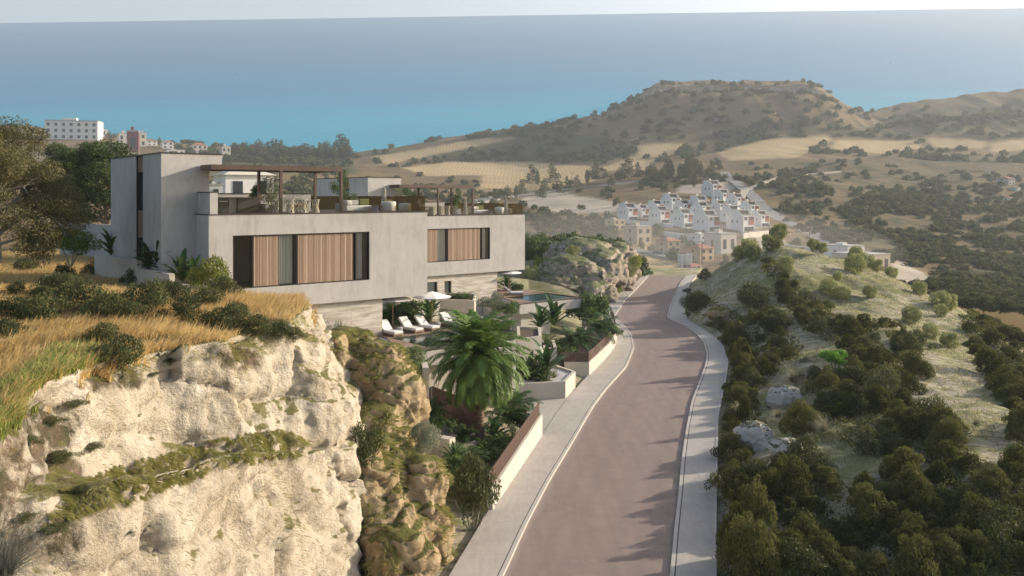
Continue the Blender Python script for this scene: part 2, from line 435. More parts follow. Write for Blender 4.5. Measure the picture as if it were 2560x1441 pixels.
def ribbon(base, az, el, L, W, droop, segs=5, rng=RNG, profile='leaf', fold=.25, twist=0.0):
    t = np.linspace(0, 1, segs + 1)
    e = el - droop * t ** 1.3
    step = L / segs
    hx = np.concatenate([[0], np.cumsum(np.cos(e[:-1]) * step)]); hz = np.concatenate([[0], np.cumsum(np.sin(e[:-1]) * step)])
    ca, sa = math.cos(az), math.sin(az)
    C = np.stack([base[0] + hx * ca, base[1] + hx * sa, base[2] + hz], 1)
    w = W * (np.sin(np.pi * np.clip(t * .92 + .06, 0, 1)) ** .7 if profile == 'leaf' else (1 - t * .92)) * .5
    side = np.array([-sa, ca, 0])
    upv = np.stack([-np.sin(e) * ca, -np.sin(e) * sa, np.cos(e)], 1)
    lft = C + side * w[:, None] + upv * (w * fold)[:, None]
    rgt = C - side * w[:, None] + upv * (w * fold)[:, None]
    V = np.stack([lft, C, rgt], 1).reshape(-1, 3)
    Fc = []
    for i in range(segs):
        a = i * 3
        Fc += [(a, a + 1, a + 4, a + 3), (a + 1, a + 2, a + 5, a + 4)]
    return V, np.array(Fc), np.full(len(V), np.clip(.25 + .55 * rng.random(), 0, 1))
def frond(base, az, el, L, droop, nl=34, ll=.5, lw=.035, rng=RNG):
    t = np.linspace(0, 1, nl + 1)
    e = el - droop * t ** 1.4
    st = L / nl
    hx = np.concatenate([[0], np.cumsum(np.cos(e[:-1]) * st)]); hz = np.concatenate([[0], np.cumsum(np.sin(e[:-1]) * st)])
    ca, sa = math.cos(az), math.sin(az)
    C = np.stack([base[0] + hx * ca, base[1] + hx * sa, base[2] + hz], 1)
    T = np.stack([np.cos(e) * ca, np.cos(e) * sa, np.sin(e)], 1)
    U = np.stack([-np.sin(e) * ca, -np.sin(e) * sa, np.cos(e)], 1)
    S = np.array([-sa, ca, 0.0])
    parts = []
    k = np.arange(int(nl * .10), nl)
    for sgn in (1, -1):
        lk = ll * np.sin(np.pi * np.clip(t[k] * .85 + .12, 0, 1)) ** .6 * (.85 + .3 * rng.random(len(k)))
        d = unit(S * sgn * .75 + T[k] * .75 + U[k] * (.18 + .12 * rng.normal(size=len(k)))[:, None] + np.array([0, 0, -.25]))
        tip = C[k] + d * lk[:, None] + np.array([0, 0, -1.0]) * (lk * .18)[:, None]
        mid = C[k] + d * (lk * .5)[:, None]
        wv = T[k] * lw
        V = np.stack([C[k] - wv * .4, C[k] + wv * .4, mid + wv * .7, tip, mid - wv * .5], 1)
        V = np.concatenate([V, V[:, 3:4]], 1).reshape(-1, 3)
        o = np.arange(len(k))[:, None] * 6
        Fc = np.concatenate([o + np.array([0, 1, 2, 4]), o + np.array([4, 2, 3, 5])])
        parts.append((V, Fc, np.repeat(.3 + .4 * rng.random() + .25 * rng.random(len(k)), 6)))
    # rachis
    rr = np.linspace(.022, .006, nl + 1)
    V = np.stack([C - S * rr[:, None] + U * .004, C + S * rr[:, None] + U * .004], 1).reshape(-1, 3)
    i = np.arange(nl) * 2
    parts.append((V, np.stack([i, i + 1, i + 3, i + 2], 1), np.full(len(V), .95)))
    return cat(parts)
def tuft(rng, n, L, W, spread=1.2, droop=1.2, base_r=.1):
    P = []
    for i in range(n):
        az = rng.random() * 6.283; el = 1.5 - spread * rng.random() ** .8
        b = (base_r * rng.normal() * .6, base_r * rng.normal() * .6, 0)
        P.append(ribbon(b, az, el, L * (.6 + .5 * rng.random()), W, droop * (.4 + .8 * rng.random()), 4, rng, 'blade', .0))
    return cat(P)
def rosette(rng, n, L, W, el0=.5, el1=1.4, droop=.8, stem=0.0, segs=5):
    P = []
    for i in range(n):
        az = i * 2.4 + rng.normal() * .3
        el = el0 + (el1 - el0) * ((i + .5) / n)
        z = stem * (i / n)
        P.append(ribbon((0, 0, z), az, el, L * (.75 + .4 * rng.random()), W * (.8 + .3 * rng.random()), droop * (.6 + .7 * rng.random()), segs, rng))
    return cat(P)
def palmlet(rng, n, L, ll, stem=.3, nl=22, lw=.05):
    P = []
    for i in range(n):
        el = -.1 + 1.5 * ((i + .5) / n)
        P.append(frond((0, 0, stem), i * 2.4 + rng.normal() * .2, el, L * (.8 + .35 * rng.random()), 1.1 + .5 * rng.random(), nl, ll, lw, rng))
    return cat(P)
def scaled(p, s):
    return p[0] * np.asarray(s), p[1], p[2]
def lump_dome(rng, n, r, h, lr):
    ph = rng.random() * 6.283; ph2 = rng.random() * 6.283
    out = [(0, 0, h * .33, r * .6, r * .6, h * .5)]
    for i in range(n):
        a = rng.random() * 6.283; u = rng.random() ** .6
        k = .62 + .34 * math.sin(2 * a + ph) ** 2 + .22 * math.sin(3 * a + ph2)
        x = math.cos(a) * r * u * k * 1.05; y = math.sin(a) * r * u * k * 1.05
        z = h * (.2 + .62 * (1 - u * u)) * (.8 + .35 * rng.random())
        q = lr * (.7 + .6 * rng.random())
        out.append((x, y, z, q, q, q * .85))
    return out
def ball(rng, n, r):
    out = [(0, 0, r, r * .8, r * .8, r * .85)]
    for i in range(n):
        d = rng.normal(size=3); d /= np.linalg.norm(d)
        q = r * (.22 + .12 * rng.random())
        out.append((d[0] * r * .72, d[1] * r * .72, r + d[2] * r * .72, q, q, q * 1.15))
    return out
def limbs(mb, rng, base, h, r0, n, spread, zfrac=(.35, .8), lean=(0, 0), curve=.3, seg=6, split=True):
    base = Vector(base); top = base + Vector((lean[0], lean[1], h))
    pts = [base.lerp(top, t) + Vector((math.sin(t * 5 + base.x) * .06 * h * curve, math.cos(t * 4) * .05 * h * curve, 0)) for t in np.linspace(0, 1, seg)]
    mb.tube(pts, list(np.linspace(r0, r0 * .35, seg)), 8)
    ends = [pts[-1]]
    for i in range(n):
        z = zfrac[0] + (zfrac[1] - zfrac[0]) * (i + rng.random()) / n
        a = i * 2.4 + rng.random()
        k = z * (seg - 1); j = min(int(k), seg - 2); p = pts[j].lerp(pts[j + 1], k - j)
        L = spread * (.6 + .6 * rng.random()) * (1.15 - .5 * z)
        d = Vector((math.cos(a), math.sin(a), .45 + .5 * rng.random())).normalized()
        e = p + d * L
        m = p.lerp(e, .5) + Vector((0, 0, -.08 * L))
        mb.tube([p, m, e], [r0 * .45 * (1 - z * .5), r0 * .28 * (1 - z * .5), r0 * .1], 6)
        ends.append(e)
        if split:
            for q in range(2):
                e2 = m + Vector((d.x + rng.normal() * .6, d.y + rng.normal() * .6, d.z + .3 * rng.normal())).normalized() * L * .55
                mb.tube([m, e2], [r0 * .2, r0 * .07], 5)
                ends.append(e2)
    return ends
# ------------------------------------------------------------------ road edges, measured on the flat road plane (z = 0)
def curve_xd(pts, z=0.0):
    P = sorted((on(x, y, z).y, on(x, y, z).x) for x, y in pts)
    d = np.array([p[0] for p in P]); x = np.array([p[1] for p in P])
    def f(q):
        q = np.asarray(q, float)
        out = np.interp(q, d, x)
        s = (x[2] - x[0]) / (d[2] - d[0]); out = np.where(q < d[0], x[0] + (q - d[0]) * s, out)
        s = (x[-1] - x[-3]) / (d[-1] - d[-3]); out = np.where(q > d[-1], x[-1] + (q - d[-1]) * s, out)
        return out
    q = np.linspace(8, 175, 800); y = f(q)
    k = np.exp(-np.linspace(-2, 2, 21) ** 2); k /= k.sum()
    # smoothing grows with distance resolution
    ys = np.convolve(np.pad(y, 10, mode='reflect', reflect_type='odd'), k, 'valid')
    return lambda v: np.interp(v, q, ys)
xRL = curve_xd([(1265,1430),(1317,1314),(1374,1204.6),(1424,1122),(1484,1018),(1517,974),(1567,919),(1586,870),(1578,837),(1556,812),(1536,794),(1561,754),(1594,721),(1624,688)])
xRR = curve_xd([(1676,1435),(1685,1336),(1696,1243),(1704,1155),(1715,1078),(1729,1007),(1748,957),(1764,913),(1767,886),(1759,859),(1742,837),(1715,817),(1676,802),(1668,795),(1674,771),(1687,738),(1701,708),(1715,691)])
xPL = curve_xd([(1127,1441),(1234,1262),(1300,1170),(1360,1085),(1400,1025),(1439,977),(1473,938),(1505,902),(1537,864),(1543,842),(1530,815),(1509,782),(1523,743),(1556,710),(1602,683)])
xPR = curve_xd([(1793,1435),(1792,1336),(1794,1200),(1797,1045),(1815,960),(1822,908),(1808,866),(1781,842),(1753,822),(1718,800),(1711,775),(1712,749),(1726,710),(1742,692)])
DR = np.concatenate([np.linspace(10, 60, 120), np.linspace(60.6, 154, 150)])
def strip(name, xa, xb, z, mat, n=6, kind='structure', D=DR):
    t = np.linspace(0, 1, n)
    X = xa(D)[:, None] * (1 - t) + xb(D)[:, None] * t
    V = np.stack([X, np.repeat(D[:, None], n, 1), np.full_like(X, z)], -1).reshape(-1, 3)
    o = npmesh(name, V, gridfaces(len(D), n), mat, attrs={'across': np.tile(t, len(D))})
    return tag(o, kind=kind)
def solid_strip(name, xa, xb, z0, z1, mat, D=DR):
    A, B = xa(D), xb(D)
    V = np.stack([np.stack([A, D, np.full_like(D, z0)], -1), np.stack([A, D, np.full_like(D, z1)], -1), np.stack([B, D, np.full_like(D, z1)], -1), np.stack([B, D, np.full_like(D, z0)], -1)], 1).reshape(-1, 3)
    i = np.arange(len(D) - 1)[:, None] * 4
    Fc = np.concatenate([np.stack([i + a, i + b, i + 4 + b, i + 4 + a], -1).reshape(-1, 4) for a, b in ((0, 1), (1, 2), (2, 3))])
    return tag(npmesh(name, V, Fc, mat), kind='structure')
road = strip('road', xRL, xRR, 0.0, M['asphalt'], 24)
KW = .16
for side, xr, xp, s in (('left', xRL, xPL, -1), ('right', xRR, xPR, 1)):
    solid_strip('kerb', xr, lambda d, xr=xr, s=s: xr(d) + s * KW, -.2, .13, M['kerb'])
    solid_strip('pavement_joint', lambda d, xr=xr, s=s: xr(d) + s * KW, lambda d, xr=xr, s=s: xr(d) + s * (KW + .05), -.2, .117, M['joint'])
    if s > 0:
        solid_strip('pavement', lambda d, xr=xr: xr(d) + KW + .05, lambda d: xPR(d) - .14, -.2, .125, M['pavement'])
        solid_strip('kerb', lambda d: xPR(d) - .14, lambda d: xPR(d) - .02, -.2, .15, M['kerb'])
    else:
        solid_strip('pavement', lambda d, xr=xr: xr(d) - KW - .05, xPL, -.2, .125, M['pavement'])
for o in list(COL.objects):
    if o.name.startswith(('kerb', 'pavement')): o['kind'] = 'structure'

# ------------------------------------------------------------------ near ground: thin-plate surface through surveyed heights
def tps_fit(P, Z):
    n = len(P); d2 = ((P[:, None] - P[None]) ** 2).sum(-1)
    K = np.where(d2 > 0, d2 * np.log(d2 + 1e-12), 0) + np.eye(n) * 2.0
    A = np.zeros((n + 3, n + 3)); A[:n, :n] = K; A[:n, n] = 1; A[:n, n + 1:] = P; A[n, :n] = 1; A[n + 1:, :n] = P.T
    w = np.linalg.solve(A, np.concatenate([Z, np.zeros(3)]))
    def f(x, y):
        q = np.stack([np.ravel(x), np.ravel(y)], -1); out = np.empty(len(q))
        for i in range(0, len(q), 20000):
            e = ((q[i:i + 20000, None] - P[None]) ** 2).sum(-1)
            out[i:i + 20000] = np.where(e > 0, e * np.log(e + 1e-12), 0) @ w[:n] + w[n] + q[i:i + 20000] @ w[n + 1:]
        return out.reshape(np.shape(x))
    return f
CP = []
for d in (12, 20, 28, 36, 45, 54, 63, 72, 82, 92, 104, 118, 132, 146, 156):
    CP.append((float(xPR(d)), d, .05)); CP.append((float(xPL(d)), d, .05))
    CP.append((float(xPR(d)) + 1.3, d, .25))
for px, py, d in [(2000,1150,42),(2300,1230,36.5),(2560,1350,31.5),(1950,1441,31),(2560,1090,44),(2350,1000,51),(2100,905,62),(1900,915,66),
                  (1885,682,103),(1800,757,96),(1950,790,82),(2200,800,79),(2420,905,64),(1930,616,126),(2040,632,122),(2150,662,115),(2250,706,108),
                  (2330,745,102),(2410,790,95),(2480,820,90),(2560,862,84),(2700,950,76),(2900,1100,60),(1800,668,132),(1760,705,124),(2100,760,92),(2300,835,80),
                  (3100,1400,34),(2700,1300,33)]:
    p = at(px, py, d); CP.append((p.x, p.y, p.z))
for px, d, z in [(1760,150,-.5),(1900,150,1.0),(2000,150,-1.5),(2200,145,-5),(2400,130,-8),(2560,115,-8),(2800,100,-9),(1700,168,-5),(1900,172,-9),(2200,172,-12),(2560,172,-13),(3000,172,-14),(1650,162,-3.5),(1560,170,-5),(3000,140,-12),
                 (1300,165,1),(1450,150,2.2),(1000,160,1),(700,160,2),(300,160,2),(-300,160,2),(-300,120,6),(200,120,5),(600,120,4),(900,120,3),(1200,120,3),(1400,112,2.5)]:
    CP.append(((px - 1280) / F * d, d, z))
for x, y, z in [(-4,36,0),(-3,42,0),(-4,50,.6),(-1,60,0),(3,72,.6),(0,66,.8),(5,86,1.4),(0,90,3),(-8,70,2),(-6,56,1),(-12,40,1),(-12,30,0),(-6,25,0),(-8,12,0),(-25,30,1),(-25,60,3),(-40,90,6),(8,100,1.6),(-14,95,4),(2,105,3.5)]:
    CP.append((x, y, z))
CP = np.array(CP)
_tps = tps_fit(CP[:, :2], CP[:, 2])
def ground_z(x, y):
    x = np.asarray(x, float); y = np.asarray(y, float)
    z = _tps(x, y)
    off = np.maximum(np.maximum(x - xPR(y), xPL(y) - x), 0)
    hill = smooth01((x - xPR(y)) / 4)
    z = z + hill * (fbm(x / 5.5, y / 5.5, 3, 4) * .65 + fbm((x + .5 * y) / 1.1, (y - .5 * x) / 3.2, 9, 3) * .22)
    k = smooth01(off / 1.2)
    z = z * k + (-.12) * (1 - k)
    cut = (off <= 0.02) & (y < 157)
    return np.where(cut, -.15, np.where((off < 1.5) & (y < 157), np.maximum(z, -.12), z))
px_ = np.concatenate([np.arange(-500, 1200, 40), np.arange(1200, 2700, 7), np.arange(2700, 3300, 40)])
d_ = np.concatenate([np.linspace(6, 30, 50), np.linspace(30.4, 110, 200), np.linspace(110.7, 172, 70)])
PX, DD = np.meshgrid(px_, d_); GX = (PX - 1280) / F * DD
GZ = ground_z(GX, DD)
def hillmat():
    t = NT('hill_ground'); v = t.coord()
    # thin soil over pale rock; grass grows in streaks that follow the slope
    st = t.noise(t.coord((.35, 1.0, 1.0)), 1.5, 7, .68, .7)
    big = t.noise(v, .16, 4, .6); fine = t.noise(v, 9, 5, .7); mid = t.noise(v, 1.1, 6, .65)
    soil = t.ramp(t.math('ADD', t.math('MULTIPLY', mid, .6), t.math('MULTIPLY', fine, .4)), [(.33, (.28, .235, .165)), (.52, (.47, .41, .31)), (.7, (.62, .56, .45))])
    gcol = t.ramp(fine, [(.3, (.11, .135, .04)), (.7, (.29, .29, .11))])
    gf = t.math('ADD', t.math('MULTIPLY', st, .75), t.math('MULTIPLY', big, .45))
    col = t.mix(t.ramp(gf, [(.53, 0.0), (.66, .85)]), soil, gcol)
    t.principled(col, .95, t.bump(t.math('ADD', st, fine), .8, .25), .1); return t.m
M['hill_ground'] = hillmat()
V = np.stack([GX, DD, GZ], -1).reshape(-1, 3)
tag(npmesh('ground', V, gridfaces(len(d_), len(px_)), M['hill_ground'], smooth=True), kind='structure')

# ------------------------------------------------------------------ cliffs: solids rounded by a voxel remesh, then weathered by noise
def rocky(name, mb, mat, voxel, amps, smooth_n=6, post=None):
    o = mb.build(name, mat)
    m = o.modifiers.new('remesh', 'REMESH'); m.mode = 'VOXEL'; m.voxel_size = voxel
    m2 = o.modifiers.new('smooth', 'SMOOTH'); m2.factor = .5; m2.iterations = smooth_n
    dg = bpy.context.evaluated_depsgraph_get(); ev = o.evaluated_get(dg); me = bpy.data.meshes.new_from_object(ev)
    o.modifiers.clear(); o.data = me
    n = len(me.vertices)
    co = np.empty(n * 3, np.float32); me.vertices.foreach_get('co', co); co = co.reshape(-1, 3)
    no = np.empty(n * 3, np.float32); me.vertices.foreach_get('normal', no); no = no.reshape(-1, 3)
    d = np.zeros(n)
    for i in range(n):
        p = Vector(co[i])
        if p.y > 52 and name == 'cliff' or p.x < -24 or p.z < -.2: continue
        s = 0
        for a, sc_, kind in amps:
            q = p / sc_ ; q.z *= .8
            if kind == 'r':   s += a * (mnoise.ridged_multi_fractal(q, .9, 2.1, 4, .9, 2.0) - 1.1)
            elif kind == 'b':
                u_ = (p.z + .17 * p.y + .25 * p.x) / sc_ + .55 * mnoise.noise(p / 2.6); u_ -= math.floor(u_); s += a * (u_ ** 1.6 - .45 if u_ < .88 else (1 - u_) / .12 * .8 - .45 * 0 - .45)
            elif kind == 'k':
                q = Vector((p.x / sc_ * .9, (p.y - .5 * p.z) / (sc_ * 1.5), (p.z + .17 * p.y + .2 * p.x) / (sc_ * .75))) + Vector((1, 1, 1)) * .25 * mnoise.noise(p / (sc_ * .9))
                dd, pp = mnoise.voronoi(q)
                s += a * 1.6 * mnoise.noise(pp[0] * 7.31) - a * .9 * math.exp(-(dd[1] - dd[0]) / .09)
            elif kind == 'v': s += a * (mnoise.voronoi(q)[0][0] - .45) * 2
            else:             s += a * mnoise.fractal(q, .8, 2.1, 5)
        d[i] = s
    # level tops stay walkable
    d *= np.where((no[:, 2] > .85), .35, 1.0)
    co = co + no * d[:, None]
    if post is not None: co = post(co)
    me.vertices.foreach_set('co', co.astype(np.float32).ravel())
    me.polygons.foreach_set('use_smooth', np.ones(len(me.polygons), bool))
    me.materials.clear(); me.materials.append(mat); me.update()
    return o
def grow(poly, dx, dy): return [(x + dx, y + dy) for x, y in poly]
E = [tuple(on(*p, 10)[:2]) for p in [(-60,1115),(0,1062),(110,978),(240,915),(400,866),(550,846),(650,806),(728,795)]]
top = E + [(-8.3,34.5),(-9.4,39),(-10.6,43.5),(-12.2,47),(-14.0,49.6),(-14.5,54),(-24,66),(-32,80),(-62,80),(-70,40),(-45,4),(-18,3),(-12.5,8)]
bot = []
for i, (x, y) in enumerate(top):
    if i < 8: bot.append((x + .5 + 1.3 * (i / 7), y + .2))
    elif i < 12: bot.append((x + 2.0, y + .3))
    else: bot.append((x, y))
cl = MB()
cl.frustum([(x + (.8 if i < 12 else 0), y, -.5) for i, (x, y) in enumerate(bot)], [(x, y, 6.0) for x, y in bot])
cl.frustum([(x, y, 5.9) for x, y in bot], [(x, y, 10.0) for x, y in top])
def zb(y): return float(np.interp(y, [8, 13, 16.3, 19, 24.5, 27, 28.6, 30.5, 33], [9.5, 9.2, 8.65, 8.35, 7.2, 6.4, 5.6, 4.6, 3.9]))
bt = [(-12,7),(-10.4,12),(-8.7,16.3),(-7.4,19),(-6.8,22),(-6.4,24.6),(-6.1,26.5),(-5.9,28.2),(-6.3,30),(-7.5,31),(-12,32),(-14,20)]
bb = [(-11,7),(-8.8,12),(-7.2,16.3),(-6.2,19),(-5.6,22),(-5.25,24.6),(-5.05,26.5),(-4.95,28.2),(-5.6,30),(-7,31.2),(-12,32),(-14,20)]
cl.frustum([(x, y, -.5) for x, y in bb], [(x, y, zb(y)) for x, y in bt])
def slope_top(co):
    x, y, z = co.T
    w = smooth01((z - 6) / 3.5)
    dz = -2.0 * smooth01((y - 37) / 9) * smooth01((x + 21.5) / 7) - .95 * smooth01((y - 39) / 9) + .25 * fbm(x / 7, y / 7, 5, 3)
    return np.stack([x, y, z + w * dz], 1)
cliff = rocky('cliff', cl, M['limestone'], .135, [(.42, 3.2, 'f'), (.14, 1.6, 'r'), (.26, 2.1, 'k'), (.06, .8, 'k'), (.05, .35, 'f')], 8, slope_top)
tag(cliff, kind='structure')
me = cliff.data
co = np.empty(len(me.vertices) * 3, np.float32); me.vertices.foreach_get('co', co); co = co.reshape(-1, 3)
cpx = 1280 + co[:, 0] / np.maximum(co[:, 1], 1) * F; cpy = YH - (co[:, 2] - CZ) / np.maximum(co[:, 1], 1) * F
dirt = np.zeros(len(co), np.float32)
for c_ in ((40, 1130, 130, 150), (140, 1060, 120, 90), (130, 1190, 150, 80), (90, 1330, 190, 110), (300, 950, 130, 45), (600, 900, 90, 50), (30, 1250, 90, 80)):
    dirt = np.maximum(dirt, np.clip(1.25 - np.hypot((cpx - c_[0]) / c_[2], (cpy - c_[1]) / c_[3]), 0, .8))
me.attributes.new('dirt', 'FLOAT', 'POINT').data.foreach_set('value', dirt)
def ell(mb, c, r, n=14):
    vs = []; fs = []
    for i in range(n + 1):
        a = math.pi * i / n
        for k in range(n): vs.append((c[0] + r[0] * math.sin(a) * math.cos(6.28319 * k / n), c[1] + r[1] * math.sin(a) * math.sin(6.28319 * k / n), c[2] + r[2] * math.cos(a)))
    for i in range(n):
        for k in range(n): fs.append((i * n + k, (i + 1) * n + k, (i + 1) * n + (k + 1) % n, i * n + (k + 1) % n))
    return mb.add(vs, fs)
rk = MB()
def blob(px, py, d, r): ell(rk, at(px, py, d), r)
blob(860, 930, 41, (2.0, 2.6, 2.2)); blob(930, 990, 39.5, (2.2, 2.0, 2.6)); blob(995, 1030, 38.5, (1.25, 1.5, 1.9)); blob(830, 960, 39, (1.5, 2, 2.4))
blob(930, 1110, 37, (2.0, 1.6, 1.8)); blob(960, 1200, 35.5, (1.9, 1.6, 1.9)); blob(1055, 1215, 34.6, (1.15, 1.1, 1.25)); blob(1066, 1360, 33.8, (1.15, 1.1, 2.0))
blob(960, 1370, 33, (1.8, 1.5, 2.4)); blob(1000, 1460, 31.5, (1.5, 1.5, 2.0)); blob(890, 1250, 33.5, (1.6, 1.6, 2.2))
outcrop = rocky('rock_outcrop', rk, M['ochre_rock'], .11, [(.30, 2.0, 'f'), (.14, 1.3, 'r'), (.20, 1.9, 'k'), (.05, .6, 'k'), (.05, .4, 'f')], 5)
tag(outcrop, kind='structure')
mk = MB()
for px, py, d, r in [(1500,680,126,(4.2,7,3.6)),(1440,700,124,(4.5,6,3.0)),(1535,700,133,(3.2,7,3.6)),(1400,715,118,(4,5,2.2)),(1480,735,113,(2.4,3.5,1.7)),(1350,700,132,(7,8,3.2)),(1455,655,131,(6,8,3.9)),(1545,665,139,(3.6,8,4.0)),(1420,690,121,(5,6,3.0)),(1500,735,117,(2.6,4,2.2)),(1470,710,120,(4,5,2.8))]:
    ell(mk, at(px, py, d), r)
mound = rocky('rocky_hill', mk, M['mound_rock'], .33, [(.7, 4.0, 'f'), (.5, 2.4, 'r'), (.5, 2.2, 'k'), (.25, 1.0, 'k')], 3)
tag(mound, kind='structure')

# ------------------------------------------------------------------ far country: rows of sight lines at known distances, valley to shore
cols = [-500, 0, 600, 900, 1300, 1600, 1900, 2200, 2560, 3100]
rows = {145: [625,625,645,685,725,740,740,745,785,810], 200: [570,570,590,640,690,697,692,708,745,765], 260: [530,530,550,590,655,655,650,668,712,735],
        350: [480,485,505,540,598,594,590,600,640,660], 450: [440,445,465,495,545,522,515,535,570,590], 600: [405,412,432,455,492,462,445,462,485,500],
        750: [370,385,415,428,450,420,398,408,425,435], 900: [345,352,392,408,412,372,350,362,374,385]}
pxf = np.arange(-500, 3120, 7.0)
skx = [-500,0,60,250,420,560,700,860,1000,1100,1250,1350,1450,1500,1570,1640,1700,1800,2000,2040,2100,2160,2200,2250,2300,2500,3100]
sky_ = [300,312,316,336,354,367,374,378,362,346,326,313,299,287,252,217,213,211,211,217,250,290,304,306,298,290,285]
rows_full = [(d, np.interp(pxf, cols, r)) for d, r in rows.items()]
r900 = rows_full[-1][1]; sk = np.interp(pxf, skx, sky_)
mesa = (np.interp(pxf, [1400, 1500, 1560, 2110, 2200, 2300], [0, .6, 1, 1, .6, 0]))
rows_full.append((1000, r900 + (sk - r900) * (.86)))
rows_full.append((1058, sk + 30 * mesa + 4)); rows_full.append((1065, sk + 3 * mesa))
rows_full.append((1072, sk))
plate = np.interp(pxf, [-500, 1300, 1400, 1600, 1640, 2000, 2060, 2130, 2190, 2250, 2400, 2560, 3100], [350, 352, 330, 240, 205, 203, 225, 288, 270, 257, 237, 222, 205])
plate = np.where(pxf < 1350, sk + 30, plate)
rows_full.append((1200, plate)); rows_full.append((1330, plate + 130))
ld = np.array([math.log(r[0]) for r in rows_full]); YR = np.array([r[1] for r in rows_full])
df = np.concatenate([np.geomspace(145, 1000, 330), np.linspace(1001.5, 1090, 60), np.linspace(1094, 1330, 40)])
YF = np.stack([np.interp(np.log(df), ld, YR[:, j]) for j in range(len(pxf))], 1)
def blur(A, n, ax):
    k = np.hanning(n + 2)[1:-1]; k /= k.sum(); P = [(0, 0), (0, 0)]; P[ax] = (n // 2, n // 2)
    return np.apply_along_axis(lambda v: np.convolve(v, k, 'valid'), ax, np.pad(A, P, mode='edge'))
Ysm = blur(blur(YF, 41, 0), 25, 1)
w = smooth01((df - 900) / 80)[:, None]
YF = Ysm * (1 - w) + blur(blur(YF, 3, 0), 7, 1) * w
PXF, DF = np.meshgrid(pxf, df); XF = (PXF - 1280) / F * DF
ZF = CZ - (YF - YH) / F * DF
near = smooth01((DF - 150) / 60)
rug = 1 + 1.2 * smooth01((PXF - 1500) / 500) * smooth01((900 - DF) / 300) - .3 * smooth01((DF - 900) / 100)
ZF = ZF + near * (fbm(XF / 90, DF / 90, 21, 4) * 3.2 * rug * smooth01((DF - 250) / 250) + fbm(XF / 22, DF / 22, 5, 4) * .9 * rug)
# gullies on the flanks of the flat-topped hill and the right-hand hill
gl = smooth01((DF - 905) / 60) * smooth01((PXF - 1380) / 120)
ZF -= gl * (np.abs(fbm(XF / 38, DF / 120, 33, 4)) * 7 - 1.5)
YF = YH - (ZF - CZ) / DF * F
def far_at(px, py):
    j = int(np.clip(round((px - pxf[0]) / 7), 0, len(pxf) - 1)); c = YF[:, j]
    k = np.argmax(c <= py) if (c <= py).any() else len(df) - 1
    d = float(df[k]); return Vector(((px - 1280) / F * d, d, float(ZF[k, j])))
fields = [[(1010,420),(1130,404),(1290,405),(1470,416),(1485,455),(1300,482),(1190,478),(1210,440),(1060,440)], [(1600,362),(1720,357),(1700,378),(1650,392),(1620,425),(1480,428),(1600,388)],
          [(1790,382),(1940,345),(2070,340),(2080,352),(1990,395),(1830,402)], [(2090,350),(2280,352),(2310,370),(2200,386),(2080,372)], [(2315,346),(2470,352),(2455,372),(2330,367)],
          [(930,392),(1200,348),(1300,345),(1180,367),(970,412)], [(2470,360),(2600,345),(2600,375),(2480,380)], [(1560,570),(1700,650),(1660,690),(1590,690)]]
paths = [[(1300,485),(1400,478),(1560,508),(1540,530),(1400,535),(1310,515)], [(1690,462),(1800,452),(1850,470),(1790,490),(1700,480)], [(1880,560),(1960,600),(1980,640),(1900,625)], [(2230,640),(2330,690),(2300,760),(2225,700)]]
scrubs = [([(860,385),(1100,400),(1330,400),(1500,405),(1640,380),(1500,345),(1350,315),(1250,330),(1100,370)], .95), ([(1880,470),(2000,410),(2300,395),(2620,400),(2620,560),(2400,520),(2200,560),(1990,520)], .5),
          ([(2080,560),(2250,540),(2620,570),(2620,690),(2300,650),(2100,640)], .5), ([(1700,330),(1900,300),(2250,330),(2300,350),(2060,340),(1800,372)], .7), ([(2180,290),(2620,235),(2620,345),(2300,340)], .6),
          ([(2250,690),(2620,660),(2620,900),(2300,860)], 1.0), ([(500,370),(870,385),(900,440),(520,420)], .8)]
field = np.zeros_like(YF); pathm = np.zeros_like(YF); scrub = np.full_like(YF, .18)
jx = fbm(XF / 40, DF / 40, 41, 3) * 14; jy = fbm(XF / 40, DF / 40, 47, 3) * 6
for p in fields: field = np.maximum(field, inpoly(PXF + jx * .4, YF + jy * .4, p))
for p in paths: pathm = np.maximum(pathm, inpoly(PXF + jx, YF + jy, p))
for p, s in scrubs: scrub = np.maximum(scrub, s * inpoly(PXF + jx * 2, YF + jy * 2, p))
field = blur(blur(field, 3, 0), 3, 1); pathm = blur(blur(pathm, 3, 0), 3, 1); scrub = blur(blur(scrub, 9, 0), 9, 1) * (1 - field)
